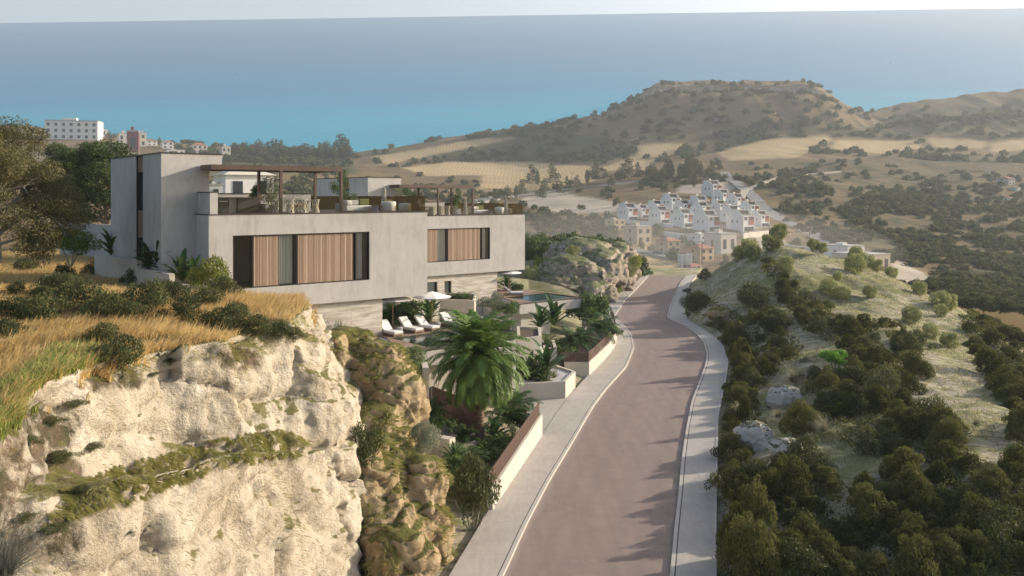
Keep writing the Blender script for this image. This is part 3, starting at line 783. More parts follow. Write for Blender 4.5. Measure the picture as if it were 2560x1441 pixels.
def farmat():
    t = NT('dry_hills'); v = t.coord()
    big = t.noise(v, .012, 6, .62, .3); mid = t.noise(v, .07, 7, .68, .4); fine = t.noise(v, .45, 5, .7)
    f = t.math('ADD', t.math('MULTIPLY', big, .35), t.math('ADD', t.math('MULTIPLY', mid, .4), t.math('MULTIPLY', fine, .25)))
    base = t.ramp(f, [(.32, (.085, .07, .036)), (.48, (.17, .125, .066)), (.66, (.29, .215, .125))])
    gr = t.ramp(fine, [(.3, (.045, .05, .024)), (.7, (.10, .10, .05))])
    s = t.math('ADD', t.attr('scrub'), t.math('MULTIPLY', t.math('SUBTRACT', mid, .5), 2.2))
    base = t.mix(t.ramp(s, [(.34, 0.0), (.66, .88)]), base, gr)
    wv = t.n('ShaderNodeTexWave'); wv.inputs['Scale'].default_value = .09; wv.inputs['Distortion'].default_value = 7; wv.inputs['Detail'].default_value = 2; wv.inputs['Detail Scale'].default_value = .3
    t.l(v, wv.inputs['Vector'])
    fl = t.ramp(t.math('ADD', t.math('MULTIPLY', f, .8), t.math('MULTIPLY', wv.outputs['Fac'], .2)), [(.3, (.36, .26, .135)), (.7, (.52, .40, .225))])
    base = t.mix(t.attr('field'), base, fl)
    base = t.mix(t.math('MULTIPLY', t.attr('path'), .9), base, t.ramp(f, [(.3, (.40, .34, .26)), (.7, (.56, .49, .39))]))
    rk_ = t.ramp(t.noise(t.coord((1, 1, .35)), .22, 6, .7), [(.3, (.13, .10, .075)), (.7, (.42, .35, .27))])
    base = t.mix(t.ramp(t.math('ADD', t.normal_z(), t.math('MULTIPLY', t.math('SUBTRACT', mid, .5), .3)), [(.56, 1.0), (.74, 0.0)]), base, rk_)
    t.principled(base, .97, t.bump(t.math('ADD', mid, fine), .7, 1.2), .08); return t.m
M['dry_hills'] = farmat()
V = np.stack([XF, DF, ZF], -1).reshape(-1, 3)
tag(npmesh('hills', V, gridfaces(len(df), len(pxf)), M['dry_hills'], attrs={'field': field.ravel(), 'path': pathm.ravel(), 'scrub': scrub.ravel()}, smooth=True), kind='structure')

def ribbon_road(name, pts, width, mat, lift=.35):
    P = [far_at(*p) for p in pts]; out = []
    for a, b in zip(P[:-1], P[1:]):
        for t in np.linspace(0, 1, 14)[:-1]: out.append(a.lerp(b, t))
    out.append(P[-1]); A = np.array([tuple(p) for p in out])
    for _ in range(3): A[1:-1] = (A[:-2] + A[1:-1] * 2 + A[2:]) / 4
    # drape on the land
    for i in range(len(A)):
        px = A[i, 0] / A[i, 1] * F + 1280
        j = int(np.clip(round((px - pxf[0]) / 7), 0, len(pxf) - 1)); A[i, 2] = max(A[i, 2], np.interp(A[i, 1], df, ZF[:, j])) + lift
    T = np.gradient(A[:, :2], axis=0); T /= np.linalg.norm(T, axis=1, keepdims=True) + 1e-9
    N = np.stack([-T[:, 1], T[:, 0]], 1) * width * .5
    L_ = A.copy(); L_[:, :2] += N; R_ = A.copy(); R_[:, :2] -= N
    V = np.stack([L_, R_, R_ - [0, 0, 1.5], L_ - [0, 0, 1.5]], 1).reshape(-1, 3); i = np.arange(len(A) - 1)[:, None] * 4
    Fc = np.concatenate([np.stack([i + a, i + b, i + 4 + b, i + 4 + a], -1).reshape(-1, 4) for a, b in ((0, 1), (1, 2), (3, 0))])
    return tag(npmesh(name, V, Fc, mat), kind='structure')
M['far_asphalt'] = simple('far_asphalt', (.20, .19, .18), (.27, .255, .24), .3, .9, 0)
M['dirt_road'] = simple('dirt_road', (.40, .34, .27), (.50, .43, .34), .3, .95, 0)
ribbon_road('main_road', [(1150,512),(1260,492),(1400,478),(1500,466),(1600,452),(1690,445),(1760,440)], 11, M['far_asphalt'])
ribbon_road('village_road', [(1808,432),(1822,448),(1850,466),(1880,490),(1905,520),(1950,552),(2010,580),(2065,605),(2110,622)], 7, M['far_asphalt'])
ribbon_road('village_lane', [(1560,622),(1610,632),(1660,640),(1720,650)], 7, M['far_asphalt'])
ribbon_road('dirt_track', [(1850,500),(1862,478),(1900,462),(2000,440),(2100,430)], 4, M['dirt_road'])

# ------------------------------------------------------------------ sea
SY, SX, SC = .2799, .0148, 225.0
def sea_at(px, py):
    d = SC / (SY + SX * (px - 1280) / F - (YH - py) / F); p = at(px, py, d); return p
sd = np.concatenate([np.linspace(860, 1400, 120), np.linspace(1410, 3200, 120)]); sx_ = np.linspace(-2600, 2600, 90)
SXX, SDD = np.meshgrid(sx_, sd)
V = np.stack([SXX, SDD, CZ + SY * SDD + SX * SXX - SC], -1).reshape(-1, 3)
def seamat():
    t = NT('sea_water'); v = t.coord()
    sx = t.n('ShaderNodeSeparateXYZ'); t.l(v, sx.inputs[0])
    n = t.noise(t.coord((.25, 1, 1)), .006, 5, .6, .4)
    dd = t.math('ADD', sx.outputs['Y'], t.math('MULTIPLY', t.math('SUBTRACT', n, .5), 420))
    mr = t.n('ShaderNodeMapRange'); mr.inputs['From Min'].default_value = 980; mr.inputs['From Max'].default_value = 3200; t.l(dd, mr.inputs['Value'])
    # sandy shallows to deep water
    col = t.ramp(mr.outputs[0], [(.0, (.045, .46, .54)), (.10, (.035, .37, .50)), (.22, (.026, .235, .40)), (.45, (.022, .175, .325)), (1.0, (.022, .15, .295))])
    w = t.noise(t.coord((.35, 1, 1)), .09, 6, .7); w2 = t.noise(t.coord((.3, 1, 1)), .02, 4, .6)
    col = t.mix(t.ramp(t.math('ADD', t.math('MULTIPLY', w, .6), t.math('MULTIPLY', w2, .4)), [(.35, .0), (.7, .5)]), col, (.06, .27, .42))
    t.principled(col, .45, t.bump(w, .5, 2.0), .25); return t.m
M['sea_water'] = seamat()
tag(npmesh('sea', V, gridfaces(len(sd), len(sx_)), M['sea_water'], smooth=True), kind='structure')
# ------------------------------------------------------------------ the two villas (local axes: u along the street facade, v into the house)
ROT = R(39); CU, SU = math.cos(ROT), math.sin(ROT)
A0 = Vector((-17.17, 48.7, 0.0)); OFFB = Vector((7.0, 28.75, -.78))
def W(u, v, z=0.0, o=A0): return Vector((o.x + CU * u - SU * v, o.y + SU * u + CU * v, z + o.z))
def upx(px, v, o=A0):
    k = (px - 1280) / F; return -((o.x - SU * v) - k * (o.y + CU * v)) / (CU - k * SU)
def vpx(px, u, o=A0):
    k = (px - 1280) / F; return ((o.x + CU * u) - k * (o.y + SU * u)) / (SU + k * CU)
UL = 14.75; ZB, ZT = 7.64, 13.2; wz0, wz1 = 8.9, 12.0; wu0, wu1 = 1.386, 10.33
villa = thing('villa', 'nearer grey rendered villa with slatted wood shutters, above the palm and the pool', 'house', A0, ROT)
w = MB()
w.box(0, wu0, 0, .4, ZB, ZT); w.box(wu1, UL, 0, .4, ZB, ZT); w.box(wu0, wu1, 0, .4, ZB, wz0); w.box(wu0, wu1, 0, .4, wz1, ZT)
w.box(0, UL, .4, 11, ZB, wz0 - .02); w.box(0, UL, .4, 11, wz1 + .02, ZT)
w.box(0, .35, .4, 11, wz0 - .02, wz1 + .02); w.box(UL - .35, UL, .4, 11, wz0 - .02, wz1 + .02); w.box(.35, UL - .35, 4.2, 4.4, wz0 - .02, wz1 + .02)
w.build('wall', M['plaster'], villa)
MB().box(.35, UL - .35, .45, 4.15, wz0 - .02, wz0 + .03).build('room_floor', M['deck_wood'], villa)
c = MB(); c.box(-.03, UL + .03, -.03, .12, ZT, ZT + .05); c.box(-.03, .12, .12, 2.15, ZT, ZT + .05); c.box(UL - .12, UL + .03, .12, 11, ZT, ZT + .05)
c.build('coping', M['charcoal'], villa)
MB().box(.12, UL - .12, .12, 11, ZT, ZT + .03).build('terrace_floor', M['terrace_wood'], villa)
# window band
U = lambda px, v=.3: upx(px, v)
fr = MB(); ft = .07
fr.box(wu0, wu1, .06, .38, wz0, wz0 + .06); fr.box(wu0, wu1, .06, .38, wz1 - .06, wz1)
for a in (wu0, U(627), U(737), U(884), wu1 - ft): fr.box(a, a + ft, .06, .38, wz0 + .06, wz1 - .06)
fr.box(U(736) - .1, U(741), .1, .39, wz0 + .06, wz1 - .06); fr.box(wu1 - .35, wu1 - ft, .3, .39, wz0 + .06, wz1 - .06); fr.box(U(624), U(630), .1, .39, wz0 + .06, wz1 - .06)
frame = fr.build('window_frame', M['dark_frame'], villa)
for a, b in ((wu0 + ft, U(624)), (U(697), U(732)), (U(886), U(914))):
    MB().box(a, b, .15, .16, wz0 + .06, wz1 - .06).build('pane', M['glass_window'], frame)
def shutter(a, b, v, z0, z1, n, parent, name='shutter', along='u'):
    m = MB(); 
    box = (lambda a_, b_, c_, d_, e_, f_: m.box(a_, b_, c_, d_, e_, f_)) if along == 'u' else (lambda a_, b_, c_, d_, e_, f_: m.box(c_, d_, a_, b_, e_, f_))
    box(a, b, v + .05, v + .07, z0, z1)
    st = (b - a) / n
    for i in range(n):
        q = a + st * i; box(q + st * .16, q + st * .84, v, v + .049, z0, z1)
    return m.build(name, M['shutter'], parent)
shutter(U(631, .1), U(696, .1), .12, wz0 + .07, wz1 - .07, 18, villa); shutter(U(741, .1), U(884, .1), .12, wz0 + .07, wz1 - .07, 38, villa)
def curtain(a, b, v, z0, z1, parent):
    n = 60; V = []
    for i in range(n + 1):
        x = a + (b - a) * i / n; y = v + .045 * math.sin(i * .95) + .02 * math.sin(i * 2.3)
        V += [(x, y, z0), (x, y + .01, z1)]
    o = npmesh('curtain', np.array(V), np.array([(2*i, 2*i+2, 2*i+3, 2*i+1) for i in range(n)]), M['curtain'], parent, smooth=True)
for a, b in ((697, 731), (887, 905)): curtain(U(a, .2), U(b, .2), .23, wz0 + .1, wz1 - .05, villa)
# tower
tu, tv = -1.945, 2.18; TZ = 16.74; te1, te2 = upx(523, tv), upx(555, tv); tvl = vpx(277, tu)
s0, s1 = vpx(357.5, tu), vpx(340.5, tu)
t = MB()
t.box(tu, 0, tv, s0, 4.0, TZ); t.box(tu, 0, s1, tvl, 4.0, TZ); t.box(tu + .35, 0, s0, s1, 4.0, TZ)
t.box(0, te1, tv, tvl, ZT + .03, TZ); t.box(te1, te2, tv, tvl - 4, 15.86, TZ); t.box(0, 3.5, 11, tvl, 4, ZT)
t.build('tower_wall', M['plaster'], villa)
c = MB(); c.box(tu - .04, te2 + .04, tv - .04, tvl + .04, TZ, TZ + .06); c.build('tower_coping', M['charcoal'], villa)
d_ = 53.2; zz = lambda y: CZ - (y - YH) / F * d_
for nm, za, zb_ in (('wood_panel', zz(431), TZ), ('wood_panel', zz(593), zz(526))):
    o = shutter(s0 + .03, s1 - .03, tu + .1, za, zb_, 9, villa, nm, 'v'); o.data.materials[0] = M['shutter2']
for za, zb_ in ((zz(526), zz(431)), (6, zz(593))):
    fo = MB().box(tu + .22, tu + .26, s0 + .02, s1 - .02, za, zb_).build('strip_window', M['dark_glass'], villa)
MB().box(tu + .02, tu + .3, s0 - .012, s0 + .025, 4, TZ).box(tu + .02, tu + .3, s1 - .025, s1 + .012, 4, TZ).build('strip_frame', M['dark_frame'], villa)
MB().box(te1 + .01, te2, tv + .05, tv + .07, ZT + .05, 15.85).build('corner_glass', M['glass'], villa)
# upstand and low terrace walls
p = MB(); p.box(.1, .55, .1, 2.14, ZT + .05, 14.48); p.build('parapet_wall', M['plaster'], villa); MB().box(upx(545, 6.4), upx(777, 6.4), 6.4, 6.75, ZT + .03, 14.42).build('parapet_wall', M['plaster'], villa)
MB().box(.08, .57, .08, 2.15, 14.48, 14.53).box(upx(543, 6.4), upx(779, 6.4), 6.36, 6.79, 14.42, 14.48).build('parapet_coping', M['charcoal'], villa)
MB().box(.6, UL - .06, .13, .145, ZT + .06, 14.28).build('glass_balustrade', M['glass'], villa)
MB().box(UL - .075, UL - .06, .2, 10.4, ZT + .06, 14.28).build('glass_balustrade', M['glass_brown'], villa)
MB().box(5.2, UL - .1, 10.4, 10.415, ZT + .06, 14.28).build('glass_balustrade', M['glass_brown'], villa)
# travertine base
tu1 = 11.45
t = MB()
wins = [(3.1, 4.35), (5.15, 5.95)]; lz0, lz1 = 5.3, 7.05
prev = .2
for a, b in wins:
    t.box(prev, a, .3, .65, 2.0, ZB); t.box(a, b, .3, .65, 2.0, lz0); t.box(a, b, .3, .65, lz1, ZB); prev = b
t.box(prev, tu1, .3, .65, 2.0, ZB); t.box(.2, tu1, .65, .7, 2, ZB); t.box(tu1 - .3, tu1, .7, 7.5, 2.0, ZB); t.box(.2, .5, .7, 9, 2.0, ZB)
t.build('stone_base', M['travertine'], villa)
for a, b in wins:
    lf = MB().box(a, a + .05, .42, .6, lz0, lz1).box(b - .12, b, .42, .6, lz0, lz1).box(a + .05, b - .12, .42, .6, lz1 - .05, lz1).build('lower_window', M['dark_frame'], villa)
    MB().box(a + .05, b - .12, .5, .51, lz0, lz1 - .05).build('pane', M['glass_window'], lf)
    curtain(a + .06, b - .14, .58, lz0, lz1 - .06, lf)
# pool deck, slung out over the garden
DZ = 5.22; du1 = 17.4; dv0 = -6.1
deck = [(9.0, dv0), (du1, dv0), (du1, 5.5), (tu1, 5.5), (tu1, .1)]
pl = (11.2, 16.9, dv0 + .75, -.9)
d = MB()
d.frustum([(9.0, dv0, DZ - .08), (du1, dv0, DZ - .08), (du1, pl[2], DZ - .08), (9.3, pl[2], DZ - .08)], [(9.0, dv0, DZ), (du1, dv0, DZ), (du1, pl[2], DZ), (9.3, pl[2], DZ)])
d.frustum([(9.3, pl[2], DZ - .08), (pl[0], pl[2], DZ - .08), (pl[0], pl[3], DZ - .08), (11.1, pl[3], DZ - .08)], [(9.3, pl[2], DZ), (pl[0], pl[2], DZ), (pl[0], pl[3], DZ), (11.1, pl[3], DZ)])
d.box(pl[1], du1, pl[2], pl[3], DZ - .08, DZ)
d.frustum([(11.1, pl[3], DZ - .08), (du1, pl[3], DZ - .08), (du1, 5.5, DZ - .08), (tu1, 5.5, DZ - .08)], [(11.1, pl[3], DZ), (du1, pl[3], DZ), (du1, 5.5, DZ), (tu1, 5.5, DZ)])
d.build('pool_deck', M['deck_wood'], villa)
sl = MB(); sl.box(9.0, du1 + .05, dv0 - .05, dv0 + .35, DZ - .95, DZ - .09); sl.box(du1 - .3, du1 + .05, dv0 + .35, 5.5, DZ - .95, DZ - .09)
sl.frustum([(9.0, dv0 + .36, DZ - .95), (9.5, dv0 + .36, DZ - .95), (11.4, .2, DZ - .95), (11.05, .2, DZ - .95)], [(9.0, dv0 + .36, DZ - .09), (9.5, dv0 + .36, DZ - .09), (11.4, .2, DZ - .09), (11.05, .2, DZ - .09)])
sl.box(du1 - .25, du1 + .04, dv0 - .04, dv0 + .3, 0, DZ - .96)
sl.build('deck_edge', M['plaster'], villa)
bs = MB(); bs.box(9.6, 13.2, dv0 + .5, dv0 + .8, -.6, DZ - .96); bs.box(13.2, du1 - .3, 1.5, 1.8, -.6, DZ - .96); bs.box(9.6, 9.9, dv0 + .8, .2, -.6, DZ - .96); bs.box(12.9, 13.2, dv0 + .8, 1.5, -.6, DZ - .96)
bs.build('basement_wall', M['plaster_wall'], villa)
MB().box(9.0, du1, dv0 - .02, dv0, DZ - .07, DZ + .02).build('deck_trim', M['charcoal'], villa)
pm = MB(); a, b, e, f = pl
pm.box(a, b, e, f, DZ - .92, DZ - .86); pm.box(a - .02, a, e, f, DZ - .9, DZ - .02); pm.box(b, b + .02, e, f, DZ - .9, DZ - .02); pm.box(a, b, f, f + .02, DZ - .9, DZ - .02); pm.box(a, b, e - .02, e, DZ - .9, DZ - .02)
M['pool_tile'] = simple('pool_tile', (.05, .065, .045), (.085, .10, .075), 3, .4, 0)
pm.build('pool_basin', M['pool_tile'], villa)
def poolwater():
    t_ = NT('pool_water'); n = t_.noise(t_.coord((1, 1, 1)), 2.2, 3, .5)
    p_ = t_.principled((.03, .05, .035), .03, t_.bump(n, .12, .05), .5); p_.inputs['Alpha'].default_value = .8; return t_.m
M['pool_water'] = poolwater()
MB().box(a, b, e, f, DZ - .12, DZ - .06).build('pool_water', M['pool_water'], villa)
g = MB(); g.box(pl[0] - .6, du1 - .05, dv0 + .06, dv0 + .075, DZ + .02, DZ + 1.05); g.build('deck_glass', M['glass'], villa)
MB().box(du1 - .06, du1 - .045, dv0 + .1, 2.5, DZ + .02, DZ + 1.05).build('deck_glass', M['glass'], villa)
villa_b = dup(villa, A0 + OFFB, ROT, 'farther grey rendered villa with slatted wood shutters, next to the rocky mound')

# ------------------------------------------------------------------ loose things on the terraces; every maker builds one, copies follow
def local_thing(name, label, cat, u, v, z, rz=0.0, group=None): return thing(name, label, cat, W(u, v, z), ROT + rz, group)
def both(t, label_b, group=None):
    return dup(t, Vector(t.location) + OFFB, None, label_b, group)
FZ = ZT + .031
# pergola
pg = local_thing('pergola', 'brown flat roofed pergola over the dining table on the nearer villa', 'pergola', 0, 0, 0)
pz0, pz1 = 15.82, 16.1; pu1 = upx(857, .3)
r_ = MB(); r_.box(.25, pu1, .3, .5, pz0, pz1); r_.box(.25, pu1, 3.85, 4.05, pz0, pz1); r_.box(.25, .45, .5, 2.12, pz0, pz1); r_.box(pu1 - .2, pu1, .5, 3.85, pz0, pz1)
for i in range(70):
    x = te2 + .12 + i * (pu1 - .25 - te2) / 70; r_.box(x, x + .1, .5, 3.85, pz0 + .06, pz1 - .05)
r_.box(.45, te2 + .1, .5, 2.1, pz0 + .06, pz1 - .05)
r_.build('roof', M['bronze'], pg)
for px, v in ((702, .38), (853, .38), (647, 3.9), (788, 3.9)):
    x = upx(px, v); MB().box(x - .08, x + .08, v - .08, v + .08, FZ, pz0).build('post', M['bronze'], pg)
both(pg, 'brown flat roofed pergola on the farther villa')
# outdoor kitchen
k0, k1 = upx(546, 2.6), upx(648, 2.6)
kt = local_thing('outdoor_kitchen', 'dark brown outdoor kitchen counter with pale niche on the nearer villa', 'counter', k0, 2.6, FZ)
L_ = k1 - k0
MB().box(0, L_ * .26, 0, .7, .02, .93).box(L_ * .47, L_, 0, .7, .02, .93).build('cabinet', M['charcoal'], kt)
MB().box(L_ * .26, L_ * .47, .25, .7, .02, .93).build('niche', M['plaster_wall'], kt)
MB().box(-.03, L_ + .25, -.04, .74, .93, .98).build('worktop', M['bronze'], kt)
MB().box(.06, L_ * .22, -.03, -.005, .72, .75).build('handle', M['fabric_white'], kt)
both(kt, 'dark brown outdoor kitchen counter on the farther villa')
# dining set
dv = 2.0; c0, c1 = upx(690, dv), upx(792, dv)
tb = local_thing('dining_table', 'long pale dining table ringed by lattice chairs on the nearer villa', 'table', (c0 + c1) / 2, dv + .75, FZ)
hl = (c1 - c0) / 2
MB().box(-hl, hl, -.45, .45, .72, .76).build('tabletop', M['rattan'], tb)
for s in (-1, 1): MB().box(s * hl * .7 - .06, s * hl * .7 + .06, -.3, .3, 0, .72).build('leg', M['rattan'], tb)
both(tb, 'long pale dining table on the farther villa')
ch = local_thing('dining_chair', '', 'chair', 0, 0, FZ)
m = MB(); n = 18
for row in range(5):
    z0 = .05 + row * .155
    for k in range(n):
        if (k + row) % 2: continue
        a0, a1 = [6.28319 * q / n for q in (k, k + 1.0)]
        if row >= 3 and not (math.pi * .9 < (a0 + a1) / 2 < math.pi * 2.1): continue
        def rr(z): return .19 + .10 * abs(z - .42) / .4
        z1 = z0 + .165
        q = []
        for th in (0, -.03):
            for a_, z_ in ((a0, z0), (a1, z0), (a1, z1), (a0, z1)): q.append(((rr(z_) + th) * math.cos(a_), (rr(z_) + th) * math.sin(a_), z_))
        m.add(q, [(0,1,2,3),(7,6,5,4),(0,4,5,1),(1,5,6,2),(2,6,7,3),(3,7,4,0)])
m.lathe([(.28, .80), (.30, .81), (.30, .83), (.28, .83)], 18); m.lathe([(.25, .0), (.28, .0), (.28, .05), (.25, .05)], 18)
m.build('lattice_shell', M['rattan'], ch)
MB().lathe([(.0, .40), (.20, .40), (.21, .46), (.0, .48)], 16).build('seat_cushion', M['fabric_yellow'], ch)
cn = ['leftmost', 'second', 'third', 'rightmost']
for v_name, off in (('nearer', Vector((0, 0, 0))), ('farther', OFFB)):
    for i in range(4):
        lab = f'{cn[i]} lattice dining chair on the street side of the {v_name} villa table'
        p = W(c0 + (c1 - c0) * (i + .1) / 3.2, dv + .05, FZ) + off
        if i == 0 and v_name == 'nearer': ch.location = p; ch['label'] = lab; ch['group'] = 'lattice dining chairs'
        else: dup(ch, p, ROT, lab, 'lattice dining chairs')
    for i in (0, 2):
        dup(ch, W(c0 + (c1 - c0) * (i + .5) / 3.2, dv + 1.5, FZ) + off, ROT + math.pi, f'{["left", "", "right"][i]} lattice dining chair behind the {v_name} villa table', 'lattice dining chairs')
# seating group
def soft(x0, x1, y0, y1, z0, z1): return MB().box(x0, x1, y0, y1, z0, z1)
s0_ = upx(866, 2.0)
so = local_thing('terrace_sofa', 'low pale upholstered sofa under the end of the nearer villa pergola', 'sofa', s0_, 2.0, FZ)
soft(0, 2.3, 0, 1.0, .06, .42).build('seat', M['fabric'], so, bevel=.08)
soft(0, .45, 0, 1.0, .42, .76).build('armrest', M['fabric'], so, bevel=.1); soft(.46, 1.3, .7, 1.0, .42, .78).build('backrest', M['fabric_grey'], so, bevel=.1)
both(so, 'low pale upholstered sofa on the farther villa terrace')
l0 = upx(905, 3.4)
lc = local_thing('lounge_chair', 'lounge chair with olive green back cushion on the nearer villa terrace', 'chair', l0, 3.4, FZ)
soft(0, .95, 0, .9, .12, .42).build('seat', M['fabric'], lc, bevel=.08); soft(0, .95, .7, .9, .42, .8).build('backrest', M['fabric'], lc, bevel=.06); soft(.1, .85, .52, .69, .43, .86).build('cushion', M['fabric_green'], lc, bevel=.06)
both(lc, 'lounge chair with olive green cushion on the farther villa terrace')
a0_ = upx(957, 1.2)
ac = local_thing('round_armchair', 'rounded pale armchair with green cushion on the nearer villa terrace', 'chair', a0_ + .5, 1.3, FZ)
m = MB(); m.lathe([(.44, .04), (.49, .1), (.5, .55), (.47, .68), (.38, .7), (.36, .42), (.0, .42)], 24); m.build('shell', M['fabric'], ac, smooth=True)
soft(-.32, .32, .05, .22, .43, .82).build('cushion', M['fabric_green'], ac, bevel=.06)
both(ac, 'rounded pale armchair with green cushion on the farther villa terrace')
st = local_thing('side_table', 'small dark topped coffee table beside the nearer villa sofa', 'table', upx(940, 1.4), 1.5, FZ)
MB().lathe([(.0, .43), (.42, .43), (.42, .47), (.0, .47)], 20).build('tabletop', M['charcoal'], st); MB().lathe([(.25, 0), (.22, .2), (.25, .43)], 16).build('pedestal', M['pot_grey'], st)
both(st, 'small dark topped coffee table on the farther villa terrace')
pf = local_thing('pouf', 'round pale pouf at the far end of the nearer villa terrace', 'stool', upx(1012, 2.2), 2.2, FZ)
MB().lathe([(.36, .0), (.42, .08), (.43, .45), (.37, .56), (0, .58)], 20).build('body', M['fabric_grey'], pf, smooth=True)
both(pf, 'round pale pouf at the far end of the farther villa terrace')
def lantern(name, label, u, v):
    t = local_thing('wicker_lantern', label, 'lantern', u, v, FZ)
    m = MB(); n = 14; H = 1.55
    for k in range(n):
        for sg in (1, -1):
            pts = [((.27 - .17 * q) * math.cos(k * 6.28319 / n + sg * q * 1.6), (.27 - .17 * q) * math.sin(k * 6.28319 / n + sg * q * 1.6), .04 + q * H) for q in np.linspace(0, 1, 9)]
            m.tube(pts, .013, 4, False)
    for z in (.04, .5, 1.0, 1.59): m.lathe([(.28 - .11 * z, z), (.285 - .11 * z, z + .03)], 14)
    m.build('wicker_frame', M['rattan'], t)
    MB().lathe([(.0, .06), (.12, .06), (.10, 1.2), (.0, 1.2)], 10).build('inner_shade', M['fabric'], t)
    return t
ln = lantern('', 'tall tapering wicker lantern beside the round armchair on the nearer villa', upx(960, 5.0), 5.0)
dup(ln, W(upx(1163, 1.6, A0 + OFFB), 1.6, FZ) + OFFB, None, 'tall tapering wicker lantern left of the sofa on the farther villa')
dup(ln, W(upx(1265, 1.0, A0 + OFFB), 1.0, FZ) + OFFB, None, 'tall tapering wicker lantern at the outer corner of the farther villa terrace')
# loungers and parasols beside the pools
lg = local_thing('sun_lounger', '', 'sun lounger', 0, 0, DZ)
m = MB(); m.box(-.36, .36, -1.0, 1.0, .08, .16); m.box(-.32, -.24, -.95, -.8, 0, .08).box(.24, .32, -.95, -.8, 0, .08).box(-.32, -.24, .8, .95, 0, .08).box(.24, .32, .8, .95, 0, .08)
m.build('frame', M['teak'], lg)
MB().box(-.35, .35, -.98, .25, .165, .33).build('mattress', M['fabric_white'], lg, bevel=.045)
m = MB(); b = [(-.35, .25, .17), (.35, .25, .17), (.35, .95, .80), (-.35, .95, .80)]
m.frustum(b, [(x, y - .11, z + .12) for x, y, z in b]); m.build('backrest', M['fabric_white'], lg, bevel=.035)
spots = [('leftmost sun lounger, half hidden behind the striped stone wall of the nearer villa', upx(978, -.1), .05), ('white sun lounger second from the left beside the nearer pool', upx(1026, .4), .4), ('white sun lounger left of the planter beside the nearer pool', upx(1066, .5), .5), ('white sun lounger nearest the big palm crown beside the nearer pool', upx(1122, .9), .6)]
for i, (lab, u, v) in enumerate(spots):
    p = W(u, v, DZ)
    if i == 0: lg.location = p; lg.rotation_euler = (0, 0, ROT + R(4)); lg['label'] = lab; lg['group'] = 'white sun loungers'
    else: dup(lg, p, ROT + R(4 + 2 * i), lab, 'white sun loungers')
OB = A0 + OFFB
dup(lg, W(upx(1283, -.2, OB), -.2, DZ) + OFFB, ROT + R(60), 'lone white sun lounger on the farther villa pool deck', 'white sun loungers')
um = local_thing('parasol', 'white parasol with wooden pole between the loungers of the nearer villa', 'parasol', upx(1080, .9), .9, DZ)
MB().tube([(0, 0, .05), (0, 0, 2.35)], .03, 8).build('pole', M['teak'], um)
m = MB(); n = 8; V_ = [(0, 0, 2.5)] + [(1.35 * math.cos(6.28319 * (k + .5) / n), 1.35 * math.sin(6.28319 * (k + .5) / n), 2.12) for k in range(n)] + [(0, 0, 2.46)] + [(1.34 * math.cos(6.28319 * (k + .5) / n), 1.34 * math.sin(6.28319 * (k + .5) / n), 2.08) for k in range(n)]
m.add(V_, [(0, 1 + k, 1 + (k + 1) % n) for k in range(n)] + [(9, 10 + (k + 1) % n, 10 + k) for k in range(n)] + [(1 + k, 10 + k, 10 + (k + 1) % n, 1 + (k + 1) % n) for k in range(n)])
m.build('canopy', M['fabric_white'], um); MB().box(-.3, .3, -.3, .3, 0, .05).build('base', M['pot_grey'], um)
dup(um, W(upx(982, 1.4), 1.4, DZ), None, 'white parasol close to the striped stone wall of the nearer villa')
dup(um, W(upx(1272, .8, OB), .8, DZ) + OFFB, None, 'white parasol at the stone corner of the farther villa')
pt = local_thing('garden_pot', 'small grey pot table between the two left loungers', 'pot', upx(990, .2), -.2, DZ)
MB().lathe([(.16, 0), (.22, .2), (.24, .42), (.24, .45), (.0, .45)], 16).build('body', M['pot_grey'], pt, smooth=True)
dup(pt, W(upx(1089, .3), .1, DZ), None, 'small grey pot table between the two right loungers')
# ------------------------------------------------------------------ garden walls, planters, fences along the street
def road_wall(name, label, pts, z0, z1, th, cat='wall', mat='plaster_wall'):
    m = MB()
    for p, q in zip(pts[:-1], pts[1:]): m.wall(p, q, th, z0, z1)
    o = m.build(name, M[mat]); return tag(o, label, cat)
# street retaining wall with slatted railing
w0, w1 = on(1232, 1275, .12), on(1356, 1089, .12)
sw = thing('street_wall', 'pale plaster street wall rising along the pavement beside the big palm, slatted rail on top', 'wall', (0, 0, 0))
n = 1; dirw = (w1 - w0).normalized(); nrm = Vector((-dirw.y, dirw.x, 0))
zt0, zt1 = 1.05, 1.38
MB().wall(w0, w1, .28, -.3, zt0, -.3, zt1).build('wall_body', M['plaster_wall'], sw)
rail = MB(); NS = 96
for i in range(NS):
    a = w0.lerp(w1, (i + .1) / NS) + nrm * .17; b = w0.lerp(w1, (i + .72) / NS) + nrm * .17
    za = zt0 + (zt1 - zt0) * i / NS
    rail.wall(a, b, .03, za + .03, za + .66)
rail.wall(w0 + nrm * .15, w1 + nrm * .15, .07, zt0 + .66, zt0 + .71, zt1 + .66, zt1 + .71)
rail.wall(w0 + nrm * .13, w1 + nrm * .13, .10, zt0, zt0 + .04, zt1, zt1 + .04)
rail.build('slatted_rail', M['brown_slats'], sw)
# low rail turning away at the near end
lr = thing('garden_rail', 'thin dark horizontal rail between the ochre rock and the street wall', 'railing', (0, 0, 0))
pa, pb = Vector((w0.x - 1.6, w0.y + .55, 0)), Vector((w0.x - .05, w0.y + .35, 0))
MB().wall(pa, pb, .05, 1.62, 1.68).build('top_rail', M['brown_slats'], lr)
for i in range(5):
    q = pa.lerp(pb, i / 4); MB().box(q.x - .02, q.x + .02, q.y - .02, q.y + .02, .2, 1.62).build('post', M['brown_slats'], lr)
